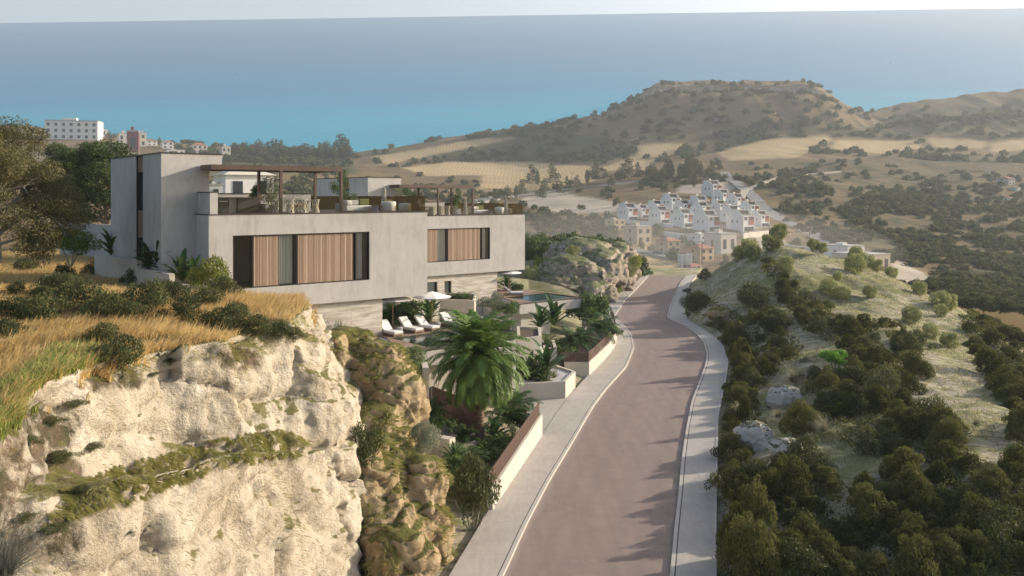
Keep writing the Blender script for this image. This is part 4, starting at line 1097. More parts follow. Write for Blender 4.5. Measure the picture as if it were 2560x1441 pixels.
# slatted gate fence behind the palm
f0, f1 = at(1080, 1040, 51.5), at(1200, 1092, 48.3)
gf = thing('slatted_fence', 'tall brown vertical slat fence with a gate behind the big palm', 'fence', (0, 0, 0))
m = MB()
for i in range(52):
    a = f0.lerp(f1, (i + .05) / 52); b = f0.lerp(f1, (i + .85) / 52); zz_ = f0.z + (f1.z - f0.z) * i / 52
    if 1 < i < 12: m.wall(a, b, .04, zz_ + 1.05, zz_ + 1.78)
    else: m.wall(a, b, .04, zz_ + .05, zz_ + 1.78)
m.build('slats', M['brown_slats'], gf)
gt = MB(); a, b = f0.lerp(f1, 2 / 52), f0.lerp(f1, 11.8 / 52); gt.wall(a, b, .04, f0.z + .03, f0.z + 1.02); gt.build('gate', M['bronze'], gf)
MB().wall(f0.lerp(f1, 12 / 52), f0.lerp(f1, 12.7 / 52), .12, f0.z, f0.z + 1.1).build('gate_post', M['teak'], gf)
MB().wall(f0, f1, -.06, f0.z, f0.z + .06, f1.z, f1.z + .06).build('bottom_rail', M['teak'], gf)
# low garden wall by the ochre rock
p = at(1062, 1140, 44); q = at(1124, 1140, 43.2)
road_wall('garden_wall', 'small pale garden wall block behind the ochre rock', [p, q], .0, 2.05, .5)
p = at(1052, 1100, 42.5); q = at(1057, 1100, 41.0)
road_wall('garden_wall', 'thin upright concrete fin on the right of the upper ochre rock', [p, q], .0, 6.1, .3)
# driveway slab
dr = MB(); a = on(1356, 1092, .1); b = on(1440, 976, .1); 
poly = [on(1358, 1086, .1), on(1438, 976, .1), on(1412, 990, .1), on(1290, 1012, .1), on(1200, 1030, .1), on(1170, 1085, .1), on(1335, 1080, .1)]
tag(dr.prism([(q.x, q.y) for q in poly], -.2, .10).build('driveway', M['pavement']), kind='structure')
M['court_paving'] = concrete('court_paving', (.20, .18, .165), (.28, .255, .235))
poly = [at(1070, 1048, 51.6), at(1200, 1098, 48.2), at(1190, 1150, 44.5), at(1080, 1110, 45)]
tag(MB().prism([(q.x, q.y) for q in poly], -.2, 1.0).build('courtyard_paving', M['court_paving']), kind='structure')
# pentagon planter with gravel
def planter(name, label, poly, z0, z1, th=.22, fill='gravel', fz=.14):
    t = thing(name, label, 'planter', (0, 0, 0)); P = [Vector((p[0], p[1])) for p in poly]; c_ = sum(P, Vector((0, 0))) / len(P)
    inner = []
    for i, p in enumerate(P):
        a = (P[i - 1] - p).normalized(); b = (P[(i + 1) % len(P)] - p).normalized(); bis = (a + b)
        bis = bis.normalized() if bis.length > 1e-3 else (c_ - p).normalized()
        s = max(.3, abs(a.x * bis.y - a.y * bis.x)); q = p + bis * th / s
        if (q - c_).length > (p - c_).length: q = p - bis * th / s
        inner.append(q)
    m = MB(); n = len(P)
    for i in range(n):
        j = (i + 1) % n; a, b, c2, d2 = P[i], P[j], inner[j], inner[i]
        m.add([(*a, z0), (*b, z0), (*c2, z0), (*d2, z0), (*a, z1), (*b, z1), (*c2, z1), (*d2, z1)], [(0,3,2,1),(4,5,6,7),(0,1,5,4),(2,3,7,6)])
    m.build('wall', M['plaster_wall'], t)
    MB().prism([tuple(q) for q in inner], z0, z1 - fz).build('bed', M[fill], t)
    return t
pent = [(.35, 59.4), (3.75, 60.3), (4.7, 63.7), (3.5, 66.0), (.5, 66.2)]
planter('planter', 'five sided concrete planter with gravel corner between driveway and pavement', pent, -.2, 1.3)
planter('planter', 'stepped white planter above the five sided planter', [(.4, 63.8), (2.25, 65.0), (2.3, 69.5), (.4, 70)], -.2, 3.7, fill='soil')
planter('planter', 'small lower step planter with tan gravel right of the stepped white planter', [(2.4, 65.1), (3.4, 65.4), (3.4, 69), (2.4, 69)], -.2, 2.75, fill='soil')
# curved street planter with slatted railing
cv = [on(1411, 939, .12), on(1473, 939, .12), on(1497, 915, .12), on(1520, 890, .12), on(1537, 866, .12), on(1541, 848, .12), on(1528, 812, .12), on(1480, 800, .12)]
cv = [Vector((q.x, q.y)) for q in cv]; sm = [cv[0], cv[1]]
for i in range(1, len(cv) - 2):
    for t_ in np.linspace(0, 1, 9)[1:]:
        a, b, c2, d2 = cv[max(i - 1, 1)], cv[i], cv[i + 1], cv[min(i + 2, len(cv) - 1)]
        sm.append(.5 * ((2 * b) + (c2 - a) * t_ + (2 * a - 5 * b + 4 * c2 - d2) * t_ ** 2 + (3 * b - a - 3 * c2 + d2) * t_ ** 3))
cp = thing('curved_planter', 'curved plaster planter with brown slatted railing at the road bend', 'planter', (0, 0, 0))
m = MB(); r2 = MB()
for p, q in zip(sm[:-1], sm[1:]):
    m.wall(p, q, .25, -.3, 1.15)
    L2 = (q - p).length; k = max(1, int(L2 / .16))
    for i in range(k):
        r2.wall(p.lerp(q, (i + .12) / k) + (Vector((-(q - p).y, (q - p).x)).normalized() * .1), p.lerp(q, (i + .75) / k) + (Vector((-(q - p).y, (q - p).x)).normalized() * .1), .03, 1.17, 1.85)
    r2.wall(p + Vector((-(q - p).y, (q - p).x)).normalized() * .08, q + Vector((-(q - p).y, (q - p).x)).normalized() * .08, .07, 1.85, 1.9)
m.build('wall', M['plaster_wall'], cp); r2.build('slatted_rail', M['brown_slats'], cp)
MB().prism([tuple(q + (Vector((6.0, 76.0)) - q).normalized() * .16) for q in sm] + [(5.0, 84.0), (4.0, 78)], -.25, .95).build('bed', M['soil'], cp)
# stepped garden wall left of the villa
gw = thing('garden_wall', 'stepped plaster garden wall between dry grass and the nearer villa', 'wall', (0, 0, 0))
a, b, c2 = at(236, 648, 57), at(343, 672, 50.5), at(423, 695, 46.5)
m = MB(); m.wall(a, b, .3, 7, at(236, 640, 57).z + .05, 7, at(343, 652, 50.5).z); m.wall(b, c2, .3, 7, at(343, 671, 50.5).z, 7, at(423, 686, 46.5).z)
e2 = W(-.3, -1.2); m.wall(c2, (e2.x + 1.2, e2.y - .4), .3, 7, at(423, 712, 46.5).z, 7, at(423, 716, 46.5).z)
m.build('wall_body', M['plaster_wall'], gw)
bk = thing('garden_wall', 'low brown wall between the green pines and the villa tower', 'wall', (0, 0, 0))
p, q = at(150, 568, 74), at(330, 562, 66)
MB().wall(p, q, .4, 6, 12.0).build('wall_body', M['grey_render'], bk)
# low kerb wall under the travertine
road_wall('garden_wall', 'low pale retaining wall with grey grasses under the striped stone wall', [at(770, 840, 46), at(866, 836, 47.5)], 4.5, at(866, 826, 47.5).z, .25)
road_wall('garden_wall', 'short pale retaining wall at the left corner of the nearer pool deck', [at(935, 880, 45.5), at(989, 884, 47.0)], 3.5, at(989, 868, 47).z, .25)
# ------------------------------------------------------------------ vegetation
from mathutils.bvhtree import BVHTree
def bvh_of(o):
    me = o.data; n = len(me.vertices); co = np.empty(n * 3, np.float32); me.vertices.foreach_get('co', co)
    return BVHTree.FromPolygons([tuple(c) for c in co.reshape(-1, 3)], [tuple(p.vertices) for p in me.polygons])
BV = [bvh_of(cliff), bvh_of(outcrop), bvh_of(mound)]
def surf_z(x, y):
    z = float(ground_z(x, y))
    for b in BV:
        h = b.ray_cast(Vector((x, y, 60)), Vector((0, 0, -1)))[0]
        if h is not None: z = max(z, h.z)
    return z
def hit(px, py):
    """first solid ground met along the sight line"""
    o = Vector((0, 0, CZ)); d = (at(px, py, 1.0) - o).normalized(); best = None
    for b in BV:
        h = b.ray_cast(o, d)[0]
        if h is not None and (best is None or h.length < best.length): best = h
    for k in np.linspace(10, 170, 900):
        p = o + d * (k / d.y)
        if p.z <= float(ground_z(p.x, p.y)):
            if best is None or p.y < best.y: best = p
            break
    return best
r = np.random.default_rng(5)
def proto(name, part, mat, label='', cat='', group=None):
    """a plant that is one mesh; the first copy moves the prototype itself"""
    o = npmesh(name, part[0], part[1], mat, attrs={'tint': part[2]}); tag(o, label, cat, group); o['_new'] = 1; return o
def put(o, loc, rz=None, s=1.0, label=None, group=None):
    rz = random.random() * 6.28 if rz is None else rz
    if o.get('_new'):
        del o['_new']; o.location = loc; o.rotation_euler = (0, 0, rz); o.scale = s if hasattr(s, '__len__') else (s,) * 3
        if label: o['label'] = label
        if group: o['group'] = group
        return o
    c = dup(o, loc, rz, label, group, s)
    if '_new' in c: del c['_new']
    return c

# --- dark junipers on the slope right of the road
jun = [proto('juniper_shrub', leaves(r, lump_dome(r, 44 + 5 * k, 1.0, .85 + .08 * k, .19), 6500, .075, .45, .45, .75, .5), M['juniper'], 'shrub', 'shrub') for k in range(6)]
wmix = []
JL = 'dark lumpy juniper shrub on the slope right of the road'
dense = [[(1795,1460),(1750,1300),(1765,1200),(1800,1120),(1808,1000),(1838,900),(1815,850),(1770,800),(1700,770),(1740,735),(1800,765),(1880,800),(1935,790),(1970,830),(2010,870),(2000,940),(2080,960),(2110,880),(2180,850),(2240,930),(2300,1010),(2420,1130),(2480,1200),(2600,1290),(2600,1460)],
         [(1890,655),(1930,650),(2000,720),(2090,790),(2170,835),(2260,930),(2230,960),(2130,900),(2060,860),(1990,800),(1940,730)], [(2395,790),(2440,785),(2600,870),(2600,1060),(2520,1020),(2440,900)],
         [(2200,810),(2300,870),(2330,960),(2260,940)]]
sparse = [[(2440,930),(2600,1050),(2600,1290),(2480,1130)]]
clear = [(2050,900,60,50),(1885,1115,62,52),(1968,1135,46,38),(1965,1010,80,75),(1985,960,50,50),(1850,1060,38,45),(1945,1075,32,40),(2060,1110,45,50),(2170,1170,60,45),(2210,1160,40,60),(2090,1150,45,40),(1900,1350,60,40),(2120,1200,50,25),(2000,930,60,28),(1835,1260,28,20)]
pos = []
def try_put(x, y, rad):
    for q in pos:
        if (q[0] - x) ** 2 + (q[1] - y) ** 2 < (.56 * (q[2] + rad)) ** 2: return False
    pos.append((x, y, rad)); return True
# a row right behind the pavement first, its crowns leaning over the edge
for d in np.arange(31.5, 84, 1.15):
    d += r.normal() * .4; x = float(xPR(d)) + .7 + .9 * r.random(); rad = .5 + .45 * r.random(); z = float(ground_z(x, d)); px = 1280 + x / d * F; py = YH - (z - CZ) / d * F
    if ((px - 1895) / 66) ** 2 + ((py - 1125) / 62) ** 2 < 1: continue
    pos.append((x, d, rad)); tl_ = (2.1 + .7 * r.random()) if r.random() < .3 else (.85 + .5 * r.random())
    if tl_ < 1.4: rad *= 1.15
    put(jun[r.integers(6)], (x, d, z - .1), None, (rad, rad, rad * tl_ * 1.15), JL, 'junipers on the roadside slope')
for it in range(60000):
    y = 28 + 95 * r.random() ** 1.3; px = 1690 + 920 * r.random(); x = (px - 1280) / F * y
    if x < float(xPR(y)) + .55: continue
    z = None
    rad = (.55 + .55 * r.random()) if y < 62 else (.45 + .5 * r.random())
    if y > 70: rad *= 1.15
    zt = CZ - (0) ; 
    # quick test with an approximate height first
    z = float(ground_z(x, y)); py = YH - (z - CZ) / y * F
    if py > 1500: continue
    ok = any(inpoly(np.array([px]), np.array([py]), p)[0] for p in dense) or (r.random() < .10 and any(inpoly(np.array([px]), np.array([py]), p)[0] for p in sparse))
    if not ok or any(((px - c[0]) / c[2]) ** 2 + ((py - c[1]) / c[3]) ** 2 < 1 for c in clear): continue
    if y > 85 and not r.random() < .8: continue
    if try_put(x, y, rad):
        if r.random() < .17:
            wmix.append((x, y, z, rad)); continue
        o = jun[r.integers(6)]
        tall = 1.0 + .9 * r.random() * (1 if y < 75 else .5)
        if x < float(xPR(y)) + 2.2 and y < 78: tall *= 1.3
        put(o, (x, y, z - .1), None, (rad * (1.0 + .5 * r.random()), rad * 1.1, rad * tall * 1.05), JL, 'junipers on the roadside slope')
    if len(pos) > 296: break
print('junipers', len(pos))
# knee high undergrowth closing the gaps
xs = r.uniform(7, 70, 340000); ys = 28 + 85 * r.random(340000) ** 1.4; zs = ground_z(xs, ys); upx_ = 1280 + xs / ys * F; upy = YH - (zs - CZ) / ys * F
ok = np.zeros(len(xs), bool)
for p in dense: ok |= inpoly(upx_, upy, p)
for c in clear: ok &= ~(((upx_ - c[0]) / c[2]) ** 2 + ((upy - c[1]) / c[3]) ** 2 < .8)
bmp = fbm(xs / .8, ys / .8, 55, 3); ok &= (xs > xPR(ys) + .25) & (bmp > -.27)
xs, ys, zs, bmp = xs[ok], ys[ok], zs[ok], bmp[ok]
n_ = len(xs); P = np.stack([xs, ys, zs + (.05 + .75 * np.clip(bmp + .22, 0, 1)) * (.55 + .45 * r.random(n_))], 1)
nr = unit(r.normal(size=(n_, 3)) * .8 + [0, 0, .6]); t1 = unit(np.cross(nr, r.normal(size=(n_, 3)))); t2 = np.cross(nr, t1); s_ = (.07 + .07 * r.random(n_) + .0012 * (ys - 30))[:, None]
V = np.stack([P - t1 * s_ * .6, P + t2 * s_ * .35, P + t1 * s_ * .6, P - t2 * s_ * .35], 1).reshape(-1, 3)
tag(npmesh('undergrowth', V, np.arange(n_ * 4).reshape(-1, 4), M['juniper'], attrs={'tint': np.repeat(np.clip(.3 + .5 * bmp + .4 * r.random(n_), 0, 1), 4)}), 'low dark undergrowth filling the ground between the roadside junipers', 'undergrowth', kind='stuff')
# green and silvery low plants in between
lows = [proto('sage_plant', leaves(r, lump_dome(r, 10, 1.0, .7, .3), 900, .16, .35, .6, 1.0, .6), M['olive_grey'], 'plant', 'plant') for k in range(2)]
for px, py, w_ in [(1815,1110,34),(1812,1180,46),(2015,1205,60),(1830,1240,40),(1865,1255,30),(1930,1300,46),(1920,1395,50),(2075,1170,40),(1990,1075,40),(1835,965,30),(1770,815,30),(2085,930,30),(1720,790,30),(1800,850,26),(2015,905,34),(2055,1240,40),(1700,1400,10)][:16]:
    h = hit(px, py)
    if h is None: continue
    rad = w_ * h.y / F / 2; put(lows[px % 2], (h.x, h.y, h.z - .03), None, rad, 'silvery green low plant between the roadside junipers', 'silvery low plants by the road')
# --- clipped olive balls on the pale hill
ol = [proto('olive_shrub', cat([leaves(r, ball(r, 22, .95), 3600, .15, .28, .45, .7, 1.0)]), M['olive'], 'shrub', 'shrub') for k in range(2)]
olive_spots = [(1847,650,50),(1872,640,60),(1882,652,55),(1925,628,60),(1942,622,46),(1948,600,58),(2034,625,40),(2056,632,36),(2138,650,48),(2137,682,66),(2165,668,50),(2192,680,44),(2230,695,40),(1965,680,56),(2072,738,60),(2108,750,52),(2175,745,46),(2300,738,48),(2350,770,60),(2374,775,56),(2352,790,42),(2278,808,60),(2328,848,56),(2375,872,58),(2010,745,36),(2095,700,30)]
order = ['']
for i, (px, py, wpx) in enumerate(olive_spots):
    h = hit(px, py)
    if h is None or h.y > 160: h = at(px, py, 118)
    rad = wpx * h.y / F / 2
    lab = f'round pale olive shrub on the pale hill, {"on its skyline" if i in (0,1,2,3,4,5,6,7,8,11,12,17,18,19) else "on its near slope"}'
    put(ol[i % 2], (h.x, h.y, h.z - rad * .22), None, (rad * .9, rad * .9, rad * .95), lab, 'round olive shrubs on the hill, ' + lab[-12:])
# --- wilder roadside bushes
wild = [proto('wild_shrub', leaves(r, lump_dome(r, 16, 1.0, 1.3, .34), 3800, .11, .3, .7, 1.1, .9), M['scrub'], 'shrub', 'shrub') for k in range(3)]
for i, (x, y, z, rad) in enumerate(wmix): put(wild[i % 3], (x, y, z - .1), None, (rad * 1.1, rad * 1.1, rad * (1.0 + .5 * r.random())), 'feathery green shrub mixed in with the roadside junipers', 'feathery shrubs among the junipers')
def wild_at(lab, px, py, wpx, k=0, h=1.0, d=None, mat=None, group=None, name=None):
    p = hit(px, py) if d is None else at(px, py, d)
    rad = wpx * p.y / F / 2
    o = put(wild[k % 3], (p.x, p.y, p.z - .08 * rad), None, (rad, rad, rad * h), lab, group)
    if mat or name:
        if name: o.name = name
        if mat:
            o.data = o.data.copy(); o.data.materials[0] = M[mat]
    return o
wild_at('large feathery bush on the hill foot above the boulder right of the road', 1885, 775, 105, 0, 1.1)
wild_at('brown green bush at the pavement edge beyond the road bend', 1742, 775, 75, 1, 1.1)
wild_at('rounded bush beside the far end of the right pavement', 1763, 700, 42, 2, 1.1)
wild_at('low flat bush on the gravel near the far right pavement', 1722, 733, 36, 1, .6)
wild_at('feathery bush on the open slope right of the large one', 1955, 825, 60, 1, 1.2)
# --- left plateau scrub
pl_s = [(58,680,60),(150,745,130),(200,790,170),(110,815,140),(35,800,120),(45,745,70),(265,800,120),(330,800,90),(340,712,70),(372,778,120),(430,770,100),(470,800,110),(520,770,100),(470,740,70),(560,745,90),(575,822,110),(640,838,90),(520,825,70),(262,860,90),(300,915,130),(262,905,70),(395,700,60),(235,690,60),(270,690,70),(700,845,70),(735,850,60),(310,770,70),(160,700,60),(20,855,90),(600,790,50),(420,735,60),(110,750,60)]
for i, (px, py, wpx) in enumerate(pl_s):
    where = 'close to the garden wall' if py < 725 else ('at the cliff edge' if (py > 835 and px > 230) else 'in the middle of the plateau')
    wild_at(f'dark green wild bush in the dry golden grass, {where}', px, py, wpx, i, .8 + .35 * r.random(), group=f'wild bushes {where}')
wild_at('tall yellowish bush at the left corner of the villa facade', 530, 745, 105, 1, 1.7, 44.5, 'yellow_green')
for i, (px, py, wpx) in enumerate([(185,1015,60),(120,1062,80),(70,1110,70),(225,1125,70),(150,1150,90),(320,1335,40),(130,1330,80),(60,1300,90),(200,1230,60),(430,905,40),(380,940,40)]):
    h = hit(px, py)
    if h is not None: wild_at('small dark scrub patch clinging to the left cliff face', px, py, wpx, i, .45, None, None, 'scrub patches on the cliff face')
# --- rock shrubs
wild_at('dark feathery shrub with pale stems in the gap between cliff and ochre rock', 905, 1180, 125, 0, 1.5, 33.0)
wild_at('small grey green round bush on top of the lower ochre rock', 1062, 1125, 85, 1, 1.4, 36, 'olive_grey')
wild_at('dark glossy bush against the concrete fin under the deck', 1035, 935, 85, 2, 1.3, 42, 'mid_green')
wild_at('broad dark shrub with pale stems at the foot of the street wall', 1180, 1290, 125, 0, 1.9, 37.2)
for i, px in enumerate((1165, 1180, 1195)):
    pass
sb = MB()
for k in range(5):
    b = at(1182 + k * 5 - 10, 1330, 37.0); sb.tube([b, b + Vector((.15 * (k - 2), 0, .7)), b + Vector((.3 * (k - 2), .1, 1.3))], [.035, .028, .015], 5)
tag(sb.build('bare_stems', M['bark_pale']), 'pale bare stems under the broad shrub at the foot of the street wall', 'plant stems')
# mound bushes
for i, (px, py, wpx) in enumerate([(1432,640,40),(1398,668,38),(1425,660,44),(1448,690,50),(1470,712,50),(1350,690,70),(1330,720,80),(1540,735,36),(1578,690,40),(1590,668,44),(1380,700,40),(1500,760,36)]):
    wild_at(f'yellow green bush growing on the rocky mound behind the farther villa', px, py, wpx, i, 1.1, 118 + (i % 3) * 4, 'yellow_green' if i % 2 else 'olive', 'bushes on the rocky mound')
# --- pine belt behind the rocky mound
pn = [proto('pine_tree', leaves(r, lump_dome(r, 30, 1.0, 1.7, .3), 4200, .12, .4, .5, .9, .5), M['pine'], 'tree', 'tree') for k in range(2)]
for i in range(22):
    px = 1305 + 285 * (i / 21) + r.normal() * 8; d = 150 + 10 * r.random(); top_y = np.interp(px, [1300, 1360, 1450, 1540, 1590], [578, 572, 570, 585, 625]) + r.random() * 18
    base = at(px, top_y + 110, d); hgt = at(px, top_y, d).z - base.z
    wd = hgt * (.40 + .12 * r.random())
    put(pn[i % 2], base, None, (wd, wd, hgt / 1.75), 'dark pine crown in the belt behind the rocky mound', 'pines behind the rocky mound')
# --- grass: golden on the plateau, green fringe, mossy drapes on the ledges
def mesh_samples(o, n, test, dpow=1.6):
    me = o.data; m = len(me.polygons)
    c = np.empty(m * 3, np.float32); me.polygons.foreach_get('center', c); c = c.reshape(-1, 3)
    nn = np.empty(m * 3, np.float32); me.polygons.foreach_get('normal', nn); nn = nn.reshape(-1, 3)
    a = np.empty(m, np.float32); me.polygons.foreach_get('area', a)
    px = 1280 + c[:, 0] / np.maximum(c[:, 1], .1) * F; py = YH - (c[:, 2] - CZ) / np.maximum(c[:, 1], .1) * F
    w = a * test(c, nn, px, py) / np.maximum(c[:, 1], 8) ** dpow
    i = r.choice(m, n, p=w / w.sum())
    s = np.sqrt(a[i])[:, None]
    t1 = unit(np.cross(nn[i], [0.3, .1, 1])); t2 = np.cross(nn[i], t1)
    return c[i] + t1 * (r.random((n, 1)) - .5) * s + t2 * (r.random((n, 1)) - .5) * s, nn[i]
def blades(name, P, D, Hh, Wd, mat, bend=.5, label=None, side=None, tint=None):
    n = len(P); D = unit(D); S = unit(np.cross(D, r.normal(size=(n, 3)))) * (Wd / 2)[:, None]
    L = unit(r.normal(size=(n, 3)) * [1, 1, .2]) if side is None else unit(side + r.normal(size=(n, 3)) * .35)
    M1 = P + D * (Hh * .55)[:, None] + L * (Hh * bend * .2)[:, None]
    T_ = P + D * (Hh * .9)[:, None] + L * (Hh * bend)[:, None]
    V = np.stack([P - S, P + S, M1 + S * .8, M1 - S * .8, T_ + S * .15, T_ - S * .15], 1).reshape(-1, 3)
    o = np.arange(n)[:, None] * 6
    Fc = np.concatenate([o + np.array([0, 1, 2, 3]), o + np.array([3, 2, 4, 5])])
    tt = r.random(n) if tint is None else np.clip(tint + .35 * (r.random(n) - .5), 0, 1)
    ob = npmesh(name, V, Fc, M[mat], attrs={'tint': np.repeat(tt, 6)}); return tag(ob, label, 'grass', kind='stuff')
topt = lambda c, nn, px, py: (nn[:, 2] > .82) & ((c[:, 2] > 9.25) | ((c[:, 1] > 34) & (c[:, 2] > 7.2))) & (px > -200) & (px < 790) & (py > 590) & (c[:, 1] > 14) & ~((py > 1078))
P, Nn = mesh_samples(cliff, 130000, topt, 1.25)
ppx = 1280 + P[:, 0] / P[:, 1] * F; ppy = YH - (P[:, 2] - CZ) / P[:, 1] * F
patch = fbm(P[:, 0] / 3.2, P[:, 1] / 3.2, 71, 3)
keep = (patch > -.45)
P = P[keep]; patch = patch[keep]
wind = np.array([.8, -.25, 0])
blades('dry_grass', P - [0, 0, .03], np.tile([.12, -.05, 1.0], (len(P), 1)), (.18 + .20 * r.random(len(P))) * (1 + .5 * np.clip(patch, 0, 1)), .016 + .022 * r.random(len(P)), 'dry_grass', .55, 'dry golden grass covering the plateau left of the villa', np.tile(wind, (len(P), 1)), .5 + .35 * fbm(P[:, 0] / 1.5, P[:, 1] / 1.5, 72, 3))
gt_ = lambda c, nn, px, py: (nn[:, 2] > .5) & (c[:, 2] > 7.4) & (inpoly(px, py, [(-60,1010),(60,940),(140,880),(215,860),(260,890),(230,930),(150,970),(90,1030),(0,1100),(-60,1150)]))
P, Nn = mesh_samples(cliff, 8000, gt_, .6)
blades('green_grass', P - [0, 0, .02], np.tile([.2, -.1, 1.0], (len(P), 1)), .22 + .2 * r.random(len(P)), .014 + .012 * r.random(len(P)), 'green_grass', .5, 'fresh green grass along the left cliff edge')
ledge = [(120,1265),(150,1215),(300,1165),(450,1118),(600,1085),(720,1072),(775,1105),(740,1140),(650,1150),(560,1170),(450,1205),(330,1250),(200,1290),(80,1300)]
rim = [(230,905),(400,850),(560,828),(660,785),(745,775),(790,850),(740,850),(690,880),(600,900),(450,905),(300,950)]
mt = lambda c, nn, px, py: (nn[:, 2] > .15) * (c[:, 2] < 10.2) * (1.6 * inpoly(px, py, ledge) + .35 * inpoly(px, py, rim) * (nn[:, 2] < .9) + .05 * ((px > 20) & (px < 860) & (py > 900)) * (fbm(c[:, 0] / .8, c[:, 1] / .8, 81, 3) > .15))
P, Nn = mesh_samples(cliff, 75000, mt, .4)
dn = unit(np.stack([Nn[:, 0] * 1.5 + .45, Nn[:, 1] * 1.5 - .35, -np.sqrt(1 - np.minimum(Nn[:, 2] ** 2, 1)) * 1.0], 1))
blades('ledge_grass', P - Nn * .02, unit(Nn * .35 + dn), .08 + .12 * r.random(len(P)), .008 + .008 * r.random(len(P)), 'moss_grass', .35, 'mossy olive grass hanging over the cliff ledges', dn, .5 + .5 * fbm(P[:, 0] / .5, P[:, 1] / .5, 73, 2))
mt2 = lambda c, nn, px, py: ((nn[:, 2] > .3) & (px > 760) & (px < 1130)) * (fbm(c[:, 0] / .9 + 7, c[:, 1] / .9, 83, 3) > .05)
P, Nn = mesh_samples(outcrop, 14000, mt2, .5)
dn = unit(np.stack([Nn[:, 0] * 2 + .3, Nn[:, 1] * 2, -np.ones(len(P)) * .5], 1))
blades('ledge_grass', P - Nn * .02, unit(Nn * .5 + dn), .14 + .18 * r.random(len(P)), .015 + .014 * r.random(len(P)), 'moss_grass', .4, 'mossy grass growing over the ochre rocks', dn)
# thin grass on the right hill
xs = r.uniform(10, 75, 110000); ys = r.uniform(40, 130, 110000); pz = ground_z(xs, ys)
gpx = 1280 + xs / ys * F; gpy = YH - (pz - CZ) / ys * F
k = (xs > xPR(ys) + 2) & (gpx < 2620) & (fbm(xs / 3.0, ys / 1.4, 91, 4) > -.05)
P = np.stack([xs, ys, pz - .02], 1)[k]
blades('hill_grass', P, np.tile([-.3, -.1, .8], (len(P), 1)), .14 + .16 * r.random(len(P)), .03 + .03 * r.random(len(P)), 'hill_grass', .6, 'thin pale green grass streaking the hill right of the road', np.tile([-.4, -.8, 0.], (len(P), 1)))
# --- ornamental grasses
tf = [proto('grass_tuft', tuft(r, 260, 1.1, .022, 1.15, 1.3, .12), M['pale_grass'], 'grass', 'grass') for k in range(2)]
for i, (px, py, wpx, lab) in enumerate([(1985,965,80,'large pale feathery grass tuft behind the mossy boulder'),(1850,1050,60,'pale grass tuft among junipers close to the right pavement'),(1945,1055,46,'small pale grass tuft between the two boulders'),(2060,1090,66,'pale grass tuft left of the low sapling tree'),(2440,1075,40,'small pale grass tuft on the far right slope'),(1630,0,0,'')][:5]):
    p = hit(px, py); p = p or at(px, py, 50); s = wpx * p.y / F / 1.6; put(tf[i % 2], p + Vector((0, 0, .25)), None, s * 1.15, lab)
p = at(35, 1441, 13.2); o = proto('grass_tuft', tuft(r, 420, 1.15, .012, 1.1, 1.4, .1), M['grey_grass'], 'grass', 'grass'); put(o, p + Vector((-.15, 0, .0)), 0, 1.0, 'large grey green grass tuft in the bottom left corner')
o = proto('grass_tuft', tuft(r, 90, .8, .035, 1.3, 1.2, .06), M['yellow_green'], 'grass', 'grass'); put(o, at(1043, 955, 40.5), 0, 1.0, 'bright yellow green spiky tuft on the edge of the upper ochre rock')
tg = proto('grass_tuft', tuft(r, 200, .9, .02, 1.0, .9, .4), M['olive_grey'], 'grass', 'grass')
put(tg, at(800, 832, 46.2), 0, 1.0, 'grey green grass clump left of the striped stone wall planter', 'grey grasses'); put(tg, at(845, 826, 46.8), 2, .9, 'grey green grass clump on the low wall under the striped stone', 'grey grasses')
gy = proto('grass_tuft', tuft(r, 300, .55, .016, .9, .6, .25), M['dry_grass'], 'grass', 'grass'); put(gy, at(808, 915, 37), 0, 1.3, 'golden grass clump in the gully right of the cliff')

# --- the big palm
def big_palm():
    b = on(1199, 1138, 0); t = thing('palm_tree', 'large feather palm between the slatted fence and the street wall', 'palm', b)
    top_z = 5.35
    m = MB(); pts = [(0.0, 0, -.2), (.02, 0, 1.5), (-.03, 0, 3.2), (-.06, 0, top_z)]; m.tube(pts, [.3, .24, .23, .3], 14)
    for i in range(26):
        z = .1 + i * .18; m.lathe([(.235, z), (.285, z + .06), (.235, z + .14)], 12, -.03 * z / top_z)
    m.build('trunk', M['palm_bark'], t)
    rr_ = np.random.default_rng(3); P = []; Dd = []
    n = 120
    for i in range(n):
        q = (i + .5) / n; el = R(87) - R(120) * q ** .95
        L = 2.95 + .35 * math.sin(q * 3.1) - .45 * max(0, q - .6) + .1 * rr_.normal()
        P.append(frond((-.06, 0, top_z + .25 - .5 * q), i * 2.39996 + rr_.normal() * .15, el, L, 1.15 + .45 * q + .15 * rr_.normal(), 44, .60, .075, rr_))
    for i in range(16):
        Dd.append(frond((-.06, 0, top_z - .35), i * 2.4, R(-50) - .4 * rr_.random(), 1.9 + .5 * rr_.random(), .45, 30, .36, .028, rr_))
    p = cat(P); npmesh('crown', *p[:2], M['palm_leaf'], t, {'tint': p[2]})
    p = cat(Dd); npmesh('dead_fronds', *p[:2], M['palm_dry'], t, {'tint': p[2]})
big_palm()
# --- garden plants
pal = [proto('small_palm', palmlet(r, 22, 1.5, .42, .3, 26, .045), M['tropic'], 'palm', 'palm') for k in range(2)]
ros = [proto('broadleaf_plant', rosette(r, 18, 1.35, .32, .5, 1.45, 1.0, .3), M['tropic'], 'plant', 'plant') for k in range(2)]
spk = [proto('spiky_plant', tuft(r, 60, 1.0, .07, 1.3, .5, .05), M['olive'], 'plant', 'plant')]
bsh = [proto('garden_bush', leaves(r, lump_dome(r, 14, 1.0, 1.2, .35), 2600, .16, .4, .7, 1.0, .5), M['mid_green'], 'shrub', 'shrub') for k in range(2)]
fern = proto('fern_plant', palmlet(r, 26, .95, .2, .1, 20, .035), M['mid_green'], 'plant', 'plant')
def gp(o, lab, px, py, d, s, rz=None, group=None):
    p = at(px, py, d); return put(o, p, rz, s, lab, group)
